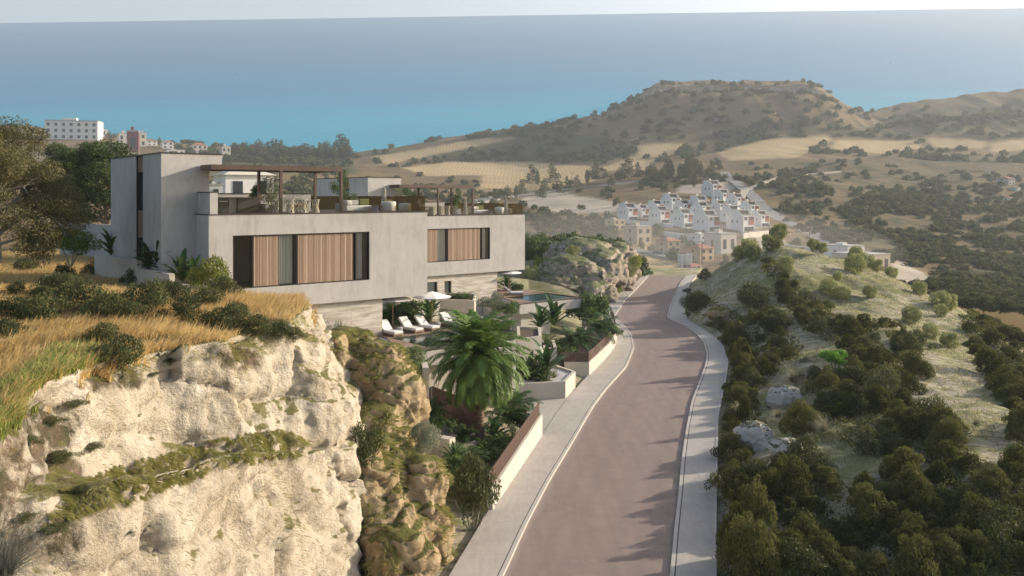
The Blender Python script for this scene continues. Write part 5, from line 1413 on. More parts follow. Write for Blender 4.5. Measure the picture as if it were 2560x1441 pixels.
# curved planter
gp(pal[0], 'small palm at the left front of the curved street planter', 1432, 868, 70.5, 1.35)
gp(pal[1], 'small palm in the middle of the curved street planter', 1455, 862, 71.5, 1.15)
gp(pal[0], 'small palm hanging over the bend of the curved street planter', 1500, 838, 77, 1.5)
gp(ros[0], 'dark banana leaved plant against the shaded wall under the farther deck', 1385, 815, 76, 1.9)
gp(ros[1], 'lower dark banana leaved plant beside the shaded wall under the farther deck', 1350, 822, 74, 1.4)
gp(bsh[0], 'tall feathery green bush right of the farther deck column', 1470, 800, 84, (1.9, 1.9, 2.3)); gp(bsh[1], 'green bush between the farther deck and the pavement', 1490, 790, 88, (1.6, 1.6, 1.7))
gp(spk[0], 'spiky silver agave left of the curved street planter', 1340, 850, 69, 1.3); gp(fern, 'golden feathery fern beside the stepped white planter', 1365, 868, 67, 1.2)
gp(bsh[0], 'dark green ground bush behind the curved planter railing', 1400, 880, 70, (1.5, 1.2, .9)); gp(bsh[1], 'dark green ground bush at the bend end of the curved planter', 1520, 835, 80, (1.1, 1.1, .9))
# pentagon planter
gp(ros[0], 'big upright paddle leaved plant in the five sided planter', 1365, 935, 62.5, 1.75); gp(ros[1], 'paddle leaved plant at the left of the five sided planter', 1322, 950, 61.5, 1.5)
gp(bsh[0], 'dense dark bush filling the five sided planter', 1335, 950, 62, (1.3, 1.0, 1.0)); gp(spk[0], 'pale spiky plant at the gravel edge of the five sided planter', 1385, 945, 61.5, .9); gp(fern, 'low fern at the front rim of the five sided planter', 1360, 958, 60.9, 1.0)
# courtyard between palm and street wall
court = [(pal[0], 'fan palm below the street wall gate end', 1290, 1030, 51.5, 1.15), (pal[1], 'fan palm under the right fronds of the big palm', 1262, 1060, 50, 1.2), (pal[0], 'small palm left of the big palm trunk', 1160, 1110, 47, .9), (pal[1], 'small palm beside the near end of the street wall', 1168, 1180, 42.5, 1.0),
         (ros[0], 'dark leaved plant right of the big palm trunk', 1235, 1100, 47.5, 1.0), (bsh[0], 'dark bush at the middle of the street wall', 1240, 1130, 45.5, (1.0, 1.0, .8)), (bsh[1], 'dark bush behind the street wall rail near its top', 1300, 1060, 50.5, (1.1, 1.1, .8)), (bsh[0], 'low dark bush at the foot of the big palm', 1210, 1150, 44.5, (.9, .9, .7)),
         (bsh[1], 'yellow green bush at the near corner of the palm garden', 1140, 1190, 40.5, (.8, .8, .8)), (spk[0], 'spiky pale plant beside the small garden wall block', 1135, 1140, 43.2, .8), (fern, 'fern at the near end of the palm garden', 1185, 1200, 41.0, 1.0), (ros[1], 'dark paddle leaved plant beside the ochre rock', 1135, 1165, 42.0, .75), (spk[0], 'upright spiky plant left of the palm trunk', 1170, 1140, 44.5, .8), (fern, 'dark climbing fern beside the slatted gate', 1072, 1050, 46, 1.6), (bsh[0], 'dark bush under the slatted gate corner', 1085, 1075, 45.5, (.9, .9, .9))]
for a in court: gp(*a)
# by the villa walls
gp(ros[0], 'banana plant with broad leaves in front of the tower strip window', 372, 672, 50.6, 1.15); gp(ros[1], 'banana plant behind the stepped garden wall corner', 400, 676, 50, 1.15); gp(ros[0], 'arching banana plant at the foot of the box facade side', 455, 705, 48.4, 1.25); gp(ros[1], 'dark banana plant left of the tower', 282, 642, 57.5, 1.3); gp(ros[1], 'small banana plant beside the yellowish bush', 485, 708, 47.9, 1.0)
# pool side
for s_, off, nm in ((1, Vector((0, 0, 0)), 'nearer'), (2, OFFB, 'farther')):
    for i, (u, v, o, s, lab) in enumerate([(15.2, 3.4, ros[0], 1.25, 'tall banana plant behind the loungers'), (14.2, 4.6, fern, 1.7, 'leafy fern bank behind the loungers'), (12.4, 4.4, pal[0], .95, 'small palm near the stone wall'), (16.2, 3.0, bsh[0], (.7, .5, .6), 'green bush beside the planter wall')]):
        put(o, W(u, v, DZ) + off, None, s, f'{lab} on the {nm} pool deck')
planter('planter', 'tall grey concrete planter with yellowing ferns right of the nearer white parasols', [tuple(at(1100, 790, 63)[:2]), tuple(at(1186, 790, 62)[:2]), tuple(at(1190, 790, 66)[:2]), tuple(at(1110, 790, 67)[:2])], 2.5, 6.75, .15, 'soil', .05)
for i, (px, s_) in enumerate([(1115, 1.0), (1140, 1.1), (1166, 1.15)]): put(fern, at(px, 748, 64), None, (s_, s_, s_ * .6), 'yellowing fern on top of the tall grey concrete planter', 'ferns on the tall grey planter')
gp(ros[1], 'tall banana plant by the pole of the white parasol between the loungers', 1075, 800, 60, 1.3)
gp(bsh[1], 'dark leafy hedge plant behind the loungers of the nearer villa', 1030, 800, 61.5, (1.2, .8, 1.2)); gp(pal[1], 'feathery palm beside the striped stone wall corner', 985, 800, 59.5, 1.0)
def small_tree(name, label, catg, base, h, crown, mat, n, leaf, bark='bark_pale', stems=3, asp=.35, group=None, squash=.8, seed=1, r0=.05):
    rr_ = np.random.default_rng(seed); t = thing(name, label, catg, base, 0, group); m = MB(); ends = []
    for s_ in range(stems):
        a = s_ * 6.283 / stems + rr_.random()
        ends += limbs(m, rr_, (.06 * math.cos(a), .06 * math.sin(a), -.1), h * (.8 + .2 * rr_.random()), r0, 4, crown * .6, (.4, .9), (math.cos(a) * crown * .45 * (stems > 1), math.sin(a) * crown * .45 * (stems > 1)), .3, 6, True)
    m.build('trunk', M[bark], t)
    lob = [(e.x, e.y, e.z, crown * (.26 + .14 * rr_.random()), crown * (.26 + .14 * rr_.random()), crown * squash * (.22 + .12 * rr_.random())) for e in ends]
    p = leaves(rr_, lob, n, leaf, asp, .8, 1.1, .3)
    npmesh('crown', p[0], p[1], M[mat], t, {'tint': p[2]}); return t
def foot(px, py, d): return at(px, py, d)
small_tree('olive_tree', 'silvery olive tree in the planter between the two pools', 'tree', at(1232, 800, 66), 2.0, 1.25, 'olive_grey', 5200, .11, stems=2, asp=.25, seed=4)
small_tree('magnolia_tree', 'dark leaved small tree right of the silvery olive', 'tree', at(1270, 800, 67), 1.3, 1.1, 'mid_green', 2600, .16, seed=9)
small_tree('bright_tree', 'bright green vase shaped tree left of the garden wall', 'tree', at(176, 662, 52), 2.0, 1.55, 'bright', 6500, .12, stems=4, seed=6, asp=.5)
small_tree('sapling_tree', 'bright green umbrella shaped tree among the junipers', 'tree', (hit(2088, 935) or at(2088, 935, 62)), 1.6, 1.05, 'bright', 2600, .13, 'bark', 3, .55, seed=12, squash=.5)
small_tree('sapling_tree', 'olive green sapling tree on the bare slope right of the boulders', 'tree', at(2197, 1185, 41), 1.9, 1.25, 'scrub', 6500, .09, 'bark', 2, .3, seed=13, squash=1.1)
small_tree('sapling_tree', 'tall dark sapling tree with pale trunk behind the junipers', 'tree', (hit(2200, 1010) or at(2200, 1010, 52)), 2.1, 1.3, 'scrub', 5200, .10, 'bark_pale', 2, .3, seed=15, squash=1.2)
# terrace pots
def potted(label, u, v, h, wd, mat, seed, off=Vector((0, 0, 0))):
    t = thing('potted_shrub', label, 'potted plant', W(u, v, FZ) + off, ROT)
    MB().box(-.4, .4, -.35, .35, 0, .55).build('pot', M['pot_grey'], t)
    rr_ = np.random.default_rng(seed); lob = [(rr_.normal() * wd * .3, rr_.normal() * wd * .3, .6 + h * q, wd * (.5 - .25 * abs(q - .5)), wd * (.5 - .25 * abs(q - .5)), h * .17) for q in np.linspace(.12, .85, 9)]
    p = leaves(rr_, lob, 3000, .10, .35, .8, 1.0, .5); npmesh('foliage', p[0], p[1], M[mat], t, {'tint': p[2]})
    MB().tube([(0, 0, .5), (0, 0, .6 + h * .6)], .03, 6).build('stem', M['bark'], t); return t
OB = A0 + OFFB
potted('dark olive shrub in a pot under the nearer villa pergola', upx(672, 4.6), 4.6, 1.75, 1.15, 'olive_grey', 1); potted('small dark shrub in a pot beside the olive on the nearer villa', upx(637, 5.2), 5.2, 1.2, .7, 'mid_green', 2); potted('leafy green shrub at the end post of the nearer villa pergola', upx(857, 4.6), 4.6, 2.35, .85, 'mid_green', 3)
potted('dark shrub under the farther villa pergola', upx(1036, 6, OB), 6, 2.1, 1.2, 'mid_green', 4, OFFB); potted('leafy green shrub between the farther villa pergola posts', upx(1140, 4, OB), 4, 2.1, .85, 'mid_green', 5, OFFB)
# --- big trees at the left
def big_tree(name, label, base, h, spread, mat, n, leaf, seed, bark='bark', r0=.28, zf=(.25, .95), nl=14, lobe=.22, asp=.22, lean=(0, 0), cone=0.0):
    rr_ = np.random.default_rng(seed); t = thing(name, label, 'tree', base); m = MB()
    ends = limbs(m, rr_, (0, 0, -.3), h, r0, nl, spread, zf, lean, .25, 9)
    m.build('trunk', M[bark], t); lob = []
    for e in ends:
        k = 1 - cone * max(0, min(1, e.z / h))
        for q in range(2):
            lob.append((e.x + rr_.normal() * lobe * spread * .5, e.y + rr_.normal() * lobe * spread * .5, e.z + rr_.normal() * .15 * spread * lobe, spread * lobe * k * (.7 + .6 * rr_.random()), spread * lobe * k * (.7 + .6 * rr_.random()), spread * lobe * .62 * k * (.7 + .5 * rr_.random())))
    p = leaves(rr_, lob, n, leaf, asp, .75, 1.2, .2); npmesh('crown', p[0], p[1], M[mat], t, {'tint': p[2]}); return t
big_tree('pine_tree', 'large brownish spreading pine at the left edge', at(-10, 645, 48), 6.9, 3.5, 'pine_brown', 90000, .19, 21, 'bark_pale', .26, (.12, .97), 26, .30, .22, (-.6, 0))
big_tree('pine_tree', 'green pine behind the spreading brownish pine', at(168, 600, 78), 7.9, 2.4, 'pine', 24000, .24, 22, 'bark', .25, (.2, .98), 20, .32, .3)
big_tree('pine_tree', 'tall green pine touching the villa tower', at(262, 600, 72), 7.6, 2.7, 'pine', 26000, .23, 23, 'bark', .25, (.15, .98), 22, .32, .3)
wild_at('rounded brownish bush under the spreading pine', 100, 648, 120, 1, 1.3, 47, 'pine_brown')
# --- boulders
def boulder(label, parts_, mat='boulder_rock', vox=.07, amps=((.12, .9, 'f'), (.10, .5, 'r'), (.03, .2, 'f'))):
    mb = MB()
    for c, rad in parts_: ell(mb, c, rad)
    o = rocky('boulder', mb, M[mat], vox, amps, 2); return tag(o, label, 'boulder')
hp = hit(1885, 1120) or at(1885, 1120, 43); hp2 = hit(1965, 1135) or at(1965, 1135, 42.5); hp3 = hit(1960, 1010) or at(1960, 1010, 52)
boulder('large pale boulder in the junipers near the right pavement', [(hp + Vector((0, 0, .5)), (1.2, .85, 1.0)), (hp + Vector((.55, -.2, .2)), (.9, .75, .6))])
boulder('smaller pale boulder touching the right side of the large pale one', [(hp2 + Vector((0, 0, .25)), (.85, .65, .6))])
boulder('grey boulder with juniper creeping over it below the large grass tuft', [(hp3 + Vector((0, 0, .35)), (1.25, .9, .95))])
hb = hit(1800, 790) or at(1800, 790, 88)
boulder('tan boulder at the foot of the pale hill by the road bend', [(hb + Vector((0, 0, .2)), (1.5, 1.0, .8)), (hb + Vector((1.6, .3, 0)), (1.1, .8, .6))], 'ochre_rock', .1)
boulder('long pale boulder lying on the cliff edge before the villa', [(at(675, 770, 42.5), (1.1, .7, .42)), (at(720, 778, 43), (.65, .6, .3))], 'limestone')
# ------------------------------------------------------------------ far vegetation, village, town, boats
r = np.random.default_rng(17)
fs = [proto('hillside_bush', leaves(r, lump_dome(r, 12, 1.0, 1.1, .34), 900, .19, .6, .45, .9, .2), M['far_scrub'], 'bush', 'bush') for k in range(4)]
cand = []
jj = r.integers(0, len(pxf), 150000); kk = r.integers(0, len(df) - 18, 150000)
for j, k in zip(jj, kk):
    d = df[k]; px = pxf[j]
    if d < 146.5 or px < 420 or px > 2700: continue
    y = YF[k, j]
    if y > 900 or (k + 1 < len(df) and YF[:k, j].min() < y - 6): continue
    pr = .17 + .85 * scrub[k, j] + .4 * (1380 < px < 2200 and y < 345) - .98 * field[k, j] - .9 * pathm[k, j]
    if 1540 < px < 1945 and 470 < y < 700: pr = .02
    if px < 640: pr *= .6
    if 1380 < px < 2200 and y < 230: pr *= .25
    clump = float(fbm(np.array(px / 60.), np.array(y / 22.), 61, 3))
    if r.random() > pr * (.55 + 1.3 * clump): continue
    w_ = np.interp(d, [170, 400, 1100], [1.0, 1.0, 1.0]) * (d / 1000) ** 1.2 * 3.2
    if r.random() > w_: continue
    rad = (1.3 + 2.2 * r.random() ** 1.6) * (1.0 + .55 * (d > 800)) * np.interp(d, [170, 500], [.6, 1.0])
    cand.append((rad / d, (px - 1280 + r.uniform(-3, 3)) / F * d, d, ZF[k, j], rad, px, y))
cand.sort(reverse=True)
print('far bushes', len(cand))
def zone(px, y):
    if px > 2100 and y < 335: return 'on the right hand ridge by the sea'
    if 1380 < px <= 2250 and y < 345: return 'on the flat topped hill by the sea'
    if px > 1850: return 'on the scrubby slope right of the white estate'
    return 'in the fields left of the white estate'
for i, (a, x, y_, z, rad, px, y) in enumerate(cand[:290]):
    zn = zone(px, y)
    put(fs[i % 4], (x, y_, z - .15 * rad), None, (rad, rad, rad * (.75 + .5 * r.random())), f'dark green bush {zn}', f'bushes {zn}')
rest = cand[290:290 + 5200]
base = [leaves(r, lump_dome(r, 8, 1.0, 1.1, .38), 150, .36, .75, .4, .9, .2) for _ in range(4)]
if rest:
    parts_ = []
    for i, (a, x, y_, z, rad, px, y) in enumerate(rest):
        v, f, t_ = base[i % 4]; an = r.random() * 6.283; c_, s_ = math.cos(an), math.sin(an)
        vv = np.stack([v[:, 0] * c_ - v[:, 1] * s_, v[:, 0] * s_ + v[:, 1] * c_, v[:, 2] * (.7 + .5 * r.random())], 1) * rad
        parts_.append((vv + [x, y_, z - .15 * rad], f, np.clip(t_ + .3 * (r.random() - .5), 0, 1)))
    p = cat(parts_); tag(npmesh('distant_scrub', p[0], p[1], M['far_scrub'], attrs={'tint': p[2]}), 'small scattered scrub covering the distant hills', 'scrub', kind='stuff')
# cypresses and conifers
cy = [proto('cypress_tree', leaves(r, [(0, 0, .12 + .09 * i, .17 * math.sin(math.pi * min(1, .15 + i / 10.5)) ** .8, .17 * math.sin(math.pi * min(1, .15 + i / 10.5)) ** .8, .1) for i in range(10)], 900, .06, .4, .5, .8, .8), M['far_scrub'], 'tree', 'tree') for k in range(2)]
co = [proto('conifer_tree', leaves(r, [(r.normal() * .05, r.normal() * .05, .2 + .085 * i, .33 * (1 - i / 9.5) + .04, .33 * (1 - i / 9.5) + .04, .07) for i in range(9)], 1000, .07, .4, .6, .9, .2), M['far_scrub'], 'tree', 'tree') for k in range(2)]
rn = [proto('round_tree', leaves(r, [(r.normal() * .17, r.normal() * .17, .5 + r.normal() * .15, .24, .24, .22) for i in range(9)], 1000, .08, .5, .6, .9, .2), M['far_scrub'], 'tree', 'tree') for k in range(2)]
tl = [(cy, [(1344,466,40),(1668,452,62),(1676,448,55),(1700,446,42),(1708,446,40),(1716,448,44),(1722,452,74),(1731,446,70),(1742,442,50),(1655,462,50),(1752,445,46),(1682,444,34),(1468,462,40),(1290,500,40),(1735,470,40)], 'cypress by the main road below the golden fields', 'cypresses by the main road'),
      (co, [(1332,470,62),(1382,468,64),(1360,482,40),(1486,460,64),(1566,450,70),(1598,452,50),(1305,492,48),(1420,478,40),(1442,470,34),(1775,448,50),(1528,470,34),(1400,490,38)], 'dark conifer by the main road below the golden fields', 'conifers by the main road'),
      (rn, [(1730,398,40),(1262,505,40),(1800,425,30),(1545,455,30),(1620,450,40),(1640,452,34),(1700,455,30),(1352,500,34)], 'round dark tree near the main road and fields', 'round trees by the main road')]
for ps, L_, lab, grp in tl:
    for i, (px, py, h) in enumerate(L_):
        p = far_at(px, py); s = h * p.y / F; put(ps[i % 2], p, None, (s * (.9 + .3 * r.random()), s, s), lab, grp)
shore_l = []
for i in range(46):
    px = 585 + i * 6.4 + r.normal() * 3; shore_l.append((px, np.interp(px, [585, 700, 860], [384, 392, 392]) + r.random() * 14, 22 + 22 * r.random()))
for i, (px, py, h) in enumerate(shore_l):
    p = far_at(px, py); s = h * p.y / F; ps = (cy, co, rn)[i % 3]; nm = ('cypress', 'conifer', 'round tree')[i % 3]
    put(ps[i % 2], p, None, (s * 1.2, s * 1.2, s), f'hazy dark {nm} in the shoreline row above the villa roof', f'shoreline {nm} row')
p = far_at(868, 394); s = 52 * p.y / F; put(rn[0], p, None, (s * .9, s, s * 1.1), 'largest hazy round tree standing alone on the shoreline')
p = far_at(640, 392); s = 42 * p.y / F; put(rn[1], p, None, (s * 1.9, s, s), 'wide hazy round tree at the left of the shoreline row')
for px, h in [(1755,12),(1808,10),(1790,9),(1852,14),(1945,10),(2030,10),(1830,9),(1700,9),(1660,8),(1900,9)]:
    p = far_at(px, 214); s = h * p.y / F; put(rn[px % 2], p - Vector((0, 0, s * .1)), None, (s * 1.6, s * 1.3, s), 'round bush on the skyline of the flat topped hill', 'bushes on the flat hilltop')

# --- white stepped estate
def white_house():
    t = thing('stepped_house', '', 'house', (0, 0, 0), 0, 'white stepped houses of the estate')
    w_, L_, = 7.0, 9.5   # front width (x), length (y, back into the slope)
    m = MB(); prof = [(0, -2.5), (L_, -2.5), (L_, 4.6), (L_ - 1.6, 4.6), (L_ - 1.7, 7.0), (3.3, 7.2), (2.9, 6.4), (1.6, 5.2), (1.5, 4.7), (0, 4.5)]
    n = len(prof)
    m.add([(0, y, z) for y, z in prof] + [(.25, y, z) for y, z in prof] , [tuple(range(n))[::-1], tuple(range(n, 2 * n))] + [(i, (i + 1) % n, n + (i + 1) % n, n + i) for i in range(n)])
    m.add([(w_ - .25, y, z) for y, z in prof] + [(w_, y, z) for y, z in prof] , [tuple(range(n))[::-1], tuple(range(n, 2 * n))] + [(i, (i + 1) % n, n + (i + 1) % n, n + i) for i in range(n)])
    m.box(.25, w_ - .25, .1, L_ - .1, -2.5, 4.4); m.box(.25, w_ - .25, 3.3, L_ - 1.8, 4.4, 6.8)
    m.build('wall', M['white_render'], t)
    MB().box(.25, w_ - .25, 2.7, L_ - 1.75, 6.8, 7.0).build('roof', M['cream_render'], t)
    MB().box(.6, w_ - .6, 3.2, 3.29, 4.9, 6.6).build('upper_window', M['dark_glass'], t)
    MB().box(.3, w_ - .3, .15, .22, 4.5, 5.2).build('balcony_glass', M['glass_window'], t)
    MB().box(w_ * .5, w_ - .35, -.03, .09, .6, 4.2).build('red_panel', M['red_panel'], t)
    MB().box(w_ * .58, w_ - .7, -.06, -.035, 2.6, 3.8).build('window', M['dark_glass'], t)
    MB().box(.9, 2.4, -.04, .09, 2.6, 4.0).build('window', M['dark_glass'], t)
    MB().box(.8, w_ - .8, -.04, .09, -2.3, -.3).build('garage', M['dark_glass'], t)
    for y in (3.0, 5.8): MB().box(-.04, .1, y, y + .7, 1.4, 2.6).build('side_window', M['dark_glass'], t)
    MB().tube([(w_ * .5 - .5, L_ - 3.4, 7.5), (w_ * .5 + .7, L_ - 3.4, 7.5)], .32, 8).build('water_tank', M['white_paint'], t)
    MB().box(-2.0, w_ + .6, -4.5, -.2, -3.0, -2.2).build('front_yard', M['white_render'], t)
    return t
wh = [(593,680,730,'front'),(668,735,715,'front'),(735,806,698,'back'),(750,838,742,'front'),(808,890,676,'back'),(868,942,702,'middle'),(862,955,760,'front'),(945,1030,690,'back'),(955,1035,720,'middle'),(975,1085,785,'front'),(1010,1092,610,'top'),(1060,1136,650,'top'),(1048,1118,702,'middle'),(1105,1196,742,'middle'),(1130,1206,668,'back'),(1145,1256,786,'front'),(1195,1276,712,'middle'),(1245,1326,758,'front')]
cnt = {}; wproto = white_house(); first = True
ordn = ['first', 'second', 'third', 'fourth', 'fifth', 'sixth', 'seventh', 'eighth']
for x0, x1, yb, row in sorted(wh):
    px = 1250 + .5117 * (x0 + x1) / 2; py = 180 + .5117 * yb; i = cnt.get(row, 0); cnt[row] = i + 1
    p = far_at(px, py); wpx = (x1 - x0) * .5117; s = wpx * p.y / F / 9.6
    lab = f'white stepped house, {ordn[i]} from the left in the {row} row of the estate'
    loc = p + Vector((-1.0 * s, 0, 2.2 * s)); rz = R(33)
    if first: wproto.location = loc; wproto.rotation_euler = (0, 0, rz); wproto.scale = (s,) * 3; wproto['label'] = lab; first = False
    else: dup(wproto, loc, rz, lab, None, s)
def block(name, label, cat_, px, py, wpx, hpx, mat, rz=30, roof='flat', roofmat='grey_render', depth=.8, win=(2, 2), d=None, wmat='dark_glass', group=None, front=.6):
    p = far_at(px, py) if d is None else at(px, py, d)
    tot = wpx * p.y / F; h = hpx * p.y / F
    w_ = tot * front / max(.3, math.cos(R(rz))); L_ = tot * (1 - front) / max(.25, math.sin(R(rz))) if rz > 8 else w_ * depth
    t = thing(name, label, cat_, p, R(rz), group); ox = -w_ * .5
    MB().box(ox, ox + w_, 0, L_, -h * .5, h).build('wall', M[mat], t)
    if roof == 'flat':
        MB().box(ox - .08, ox + w_ + .08, -.08, L_ + .08, h, h + .06 * h + .1).build('roof', M[roofmat], t)
        MB().box(ox + w_ * .3, ox + w_ * .55, L_ * .4, L_ * .7, h * 1.06 + .1, h * 1.22 + .1).build('stair_head', M[mat], t)
    else:
        o_ = .35; q = h * .32; m = MB()
        m.add([(ox - o_, -o_, h), (ox + w_ + o_, -o_, h), (ox + w_ + o_, L_ + o_, h), (ox - o_, L_ + o_, h), (ox + w_ * .35, L_ * .5, h + q), (ox + w_ * .65, L_ * .5, h + q)], [(0, 1, 5, 4), (1, 2, 5), (2, 3, 4, 5), (3, 0, 4), (3, 2, 1, 0)])
        m.build('roof', M['roof_tile' if roofmat == 'grey_render' else roofmat], t)
    nx, nz = win
    for a in range(nx):
        for b in range(nz):
            cx = ox + w_ * (a + .5) / nx; cz = h * (b + .5) / nz; ww = w_ / nx * .2; hh = h / nz * .25
            MB().box(cx - ww, cx + ww, -.06, .05, cz - hh, cz + hh).build('window', M[wmat], t)
    for b in range(nz):
        cz = h * (b + .5) / nz; MB().box(ox - .06, ox + .05, L_ * .45, L_ * .58, cz - h / nz * .2, cz + h / nz * .2).build('side_window', M[wmat], t)
    return t
K = lambda X, Y: (1250 + .5117 * X, 180 + .5117 * Y)
for nm, lab, X, Y, wp, hp, mt, kw in [
    ('stone_house', 'beige flat roofed house left of the stone house, below the estate', 585, 772, 50, 24, 'tan_render', {}),
    ('stone_house', 'tan stone house with flat roof terrace left of the red roofed houses', 705, 842, 66, 42, 'stone_tan', {}),
    ('tan_house', 'tan house with hipped red tile roof and skylight below the estate', 852, 886, 60, 30, 'tan_render', {'roof': 'hip'}),
    ('tan_house', 'tan house with hipped red tile roof in front of the white villa', 1012, 926, 66, 32, 'tan_render', {'roof': 'hip'}),
    ('white_villa', 'wide white flat roofed villa behind the red roofed house', 1118, 890, 76, 48, 'cream_render', {'win': (2, 1)}),
    ('white_villa', 'low white flat building behind the tan red roofed houses', 1010, 850, 60, 26, 'white_render', {}),
    ('gate_house', 'small house with red tile roof just beyond the road end', 960, 990, 50, 20, 'white_render', {'roof': 'hip'}),
    ('tile_hut', 'small hut with red tile roof beside the village road', 1420, 805, 30, 12, 'tan_render', {'roof': 'hip'}),
    ('concrete_hall', 'long low concrete building behind the olive skyline of the hill', 1850, 975, 130, 40, 'stone_tan', {'win': (3, 1)}),
    ('pavilion', 'pale glassy pavilion behind the hill skyline beside the village road', 1740, 920, 92, 34, 'white_render', {'win': (3, 1)}),
    ('farm_house', 'small white farm house with red roof on the right scrubby slope', 2500, 636, 26, 10, 'white_render', {'roof': 'hip'}),
    ('farm_shed', 'farm shed with grey tile roof among trees at the right edge', 2500, 555, 40, 16, 'grey_render', {'roof': 'hip'}),
    ('farm_shed', 'low pale shed at the right edge below the grey roofed shed', 2535, 585, 26, 8, 'cream_render', {})]:
    block(nm, lab, 'house' if 'house' in nm or 'villa' in nm else 'building', *K(X, Y), wp, hp, mt, **kw)
# open steel frame beside the road end
p = far_at(*K(890, 990)); s = p.y / F
t = thing('scaffold_frame', 'pale open frame tower beside the small red roofed house at the road end', 'frame', p, R(15))
m = MB(); w_, h_ = 26 * s, 48 * s
for x in (0, w_ * .5, w_):
    for y in (0, w_ * .8): m.box(x - .12, x + .12, y - .12, y + .12, -2, h_)
for z in (h_ * .25, h_ * .5, h_ * .75, h_): m.box(-.1, w_ + .1, -.1, .1, z - .1, z + .1); m.box(-.1, .1, 0, w_ * .8, z - .1, z + .1); m.box(w_ - .1, w_ + .1, 0, w_ * .8, z - .1, z + .1)
m.build('frame', M['white_paint'], t); MB().box(.1, w_ - .1, .3, w_ * .8 - .3, h_ * .55, h_ * .98).build('block_infill', M['white_render'], t)
# retaining walls of the estate
for lab, a, b, hh in [('white retaining wall under the left end of the estate', (600, 742), (840, 765), 9), ('white retaining wall under the middle of the estate', (800, 800), (985, 822), 9), ('grey retaining wall under the right end of the estate', (1190, 820), (1330, 800), 14), ('low boundary wall along the field right of the estate', (1335, 850), (1640, 890), 7)]:
    p, q = far_at(*K(*a)), far_at(*K(*b)); h = hh * p.y / F
    m = MB(); m.wall(p, q, .6, p.z - 3, p.z + h, q.z - 3, q.z + h); tag(m.build('retaining_wall', M['white_render'] if 'white' in lab else M['cream_render']), lab, 'wall')
# village trees
for i, (X, Y, h) in enumerate([(775,800,50),(800,845,36),(700,870,34),(740,880,32),(840,890,30),(925,865,46),(960,880,40),(690,850,28),(940,915,30),(1105,930,36),(1140,940,30),(920,950,26),(1000,800,24),(640,700,40),(660,710,36),(600,690,30),(560,660,40),(1330,800,20)]):
    p = far_at(*K(X, Y)); s = h * .5117 * p.y / F * 1.3; put(rn[i % 2], p - Vector((0, 0, .1 * s)), None, s, 'hazy green garden tree among the village houses', 'village garden trees')
p = far_at(*K(893, 812)); s = 16 * p.y / F; put(cy[0], p, 0, s, 'single dark cypress behind the left red roofed house')
# --- utility poles
def pole(label, px, py, hpx):
    p = far_at(px, py); h = hpx * p.y / F; t = thing('utility_pole', label, 'utility pole', p)
    MB().tube([(0, 0, -1), (0, 0, h)], [.2, .14], 6).build('mast', M['pole_wood'], t); MB().box(-1.1, 1.1, -.06, .06, h * .9, h * .9 + .14).build('crossarm', M['pole_wood'], t)
pole('wooden utility pole right of the estate beside the boundary wall', 1923, 606, 42); pole('wooden utility pole beside the village road, farther one', 2024, 592, 34); pole('wooden utility pole beside the village road near the pavilion', 2081, 614, 36); pole('slender pole in front of the tan red roofed house', 1755, 662, 62); pole('slender pole by the main road among conifers', 1430, 462, 30)
# --- cars
def car(label, p, rz, s, mat):
    t = thing('parked_car', label, 'car', p, rz); t.scale = (s,) * 3
    m = MB(); m.frustum([(-2.1, -.85, .3), (2.1, -.85, .3), (2.1, .85, .3), (-2.1, .85, .3)], [(-2.05, -.82, .85), (2.0, -.82, .8), (2.0, .82, .8), (-2.05, .82, .85)]); m.build('body', M[mat], t, bevel=.08)
    MB().frustum([(-1.7, -.78, .86), (1.0, -.78, .86), (1.0, .78, .86), (-1.7, .78, .86)], [(-1.1, -.62, 1.4), (.3, -.62, 1.4), (.3, .62, 1.4), (-1.1, .62, 1.4)]).build('cabin', M['dark_glass'], t, bevel=.05)
    MB().box(-1.0, .2, -.6, .6, 1.4, 1.44).build('roof', M[mat], t)
    for x in (-1.35, 1.35):
        for y in (-.82, .82): MB().tube([(x, y - .1, .32), (x, y + .1, .32)], .32, 12).build('wheel', M['rubber'], t)
    return t
def road_car(label, px, py, wpx, rz, mat):
    p = far_at(px, py); car(label, p + Vector((0, 0, .45)), rz, wpx * p.y / F / 4.4, mat)
road_car('teal car parked on the village lane below the tan stone house', 1643, 640, 26, R(-15), 'car_teal'); road_car('dark blue car driving down the village road right of the estate', 1952, 545, 15, R(-35), 'car_blue'); road_car('white car on the main road among the conifers', 1412, 478, 14, R(10), 'white_paint'); road_car('white car parked in front of the estate middle row', 1815, 573, 20, R(-20), 'white_paint')
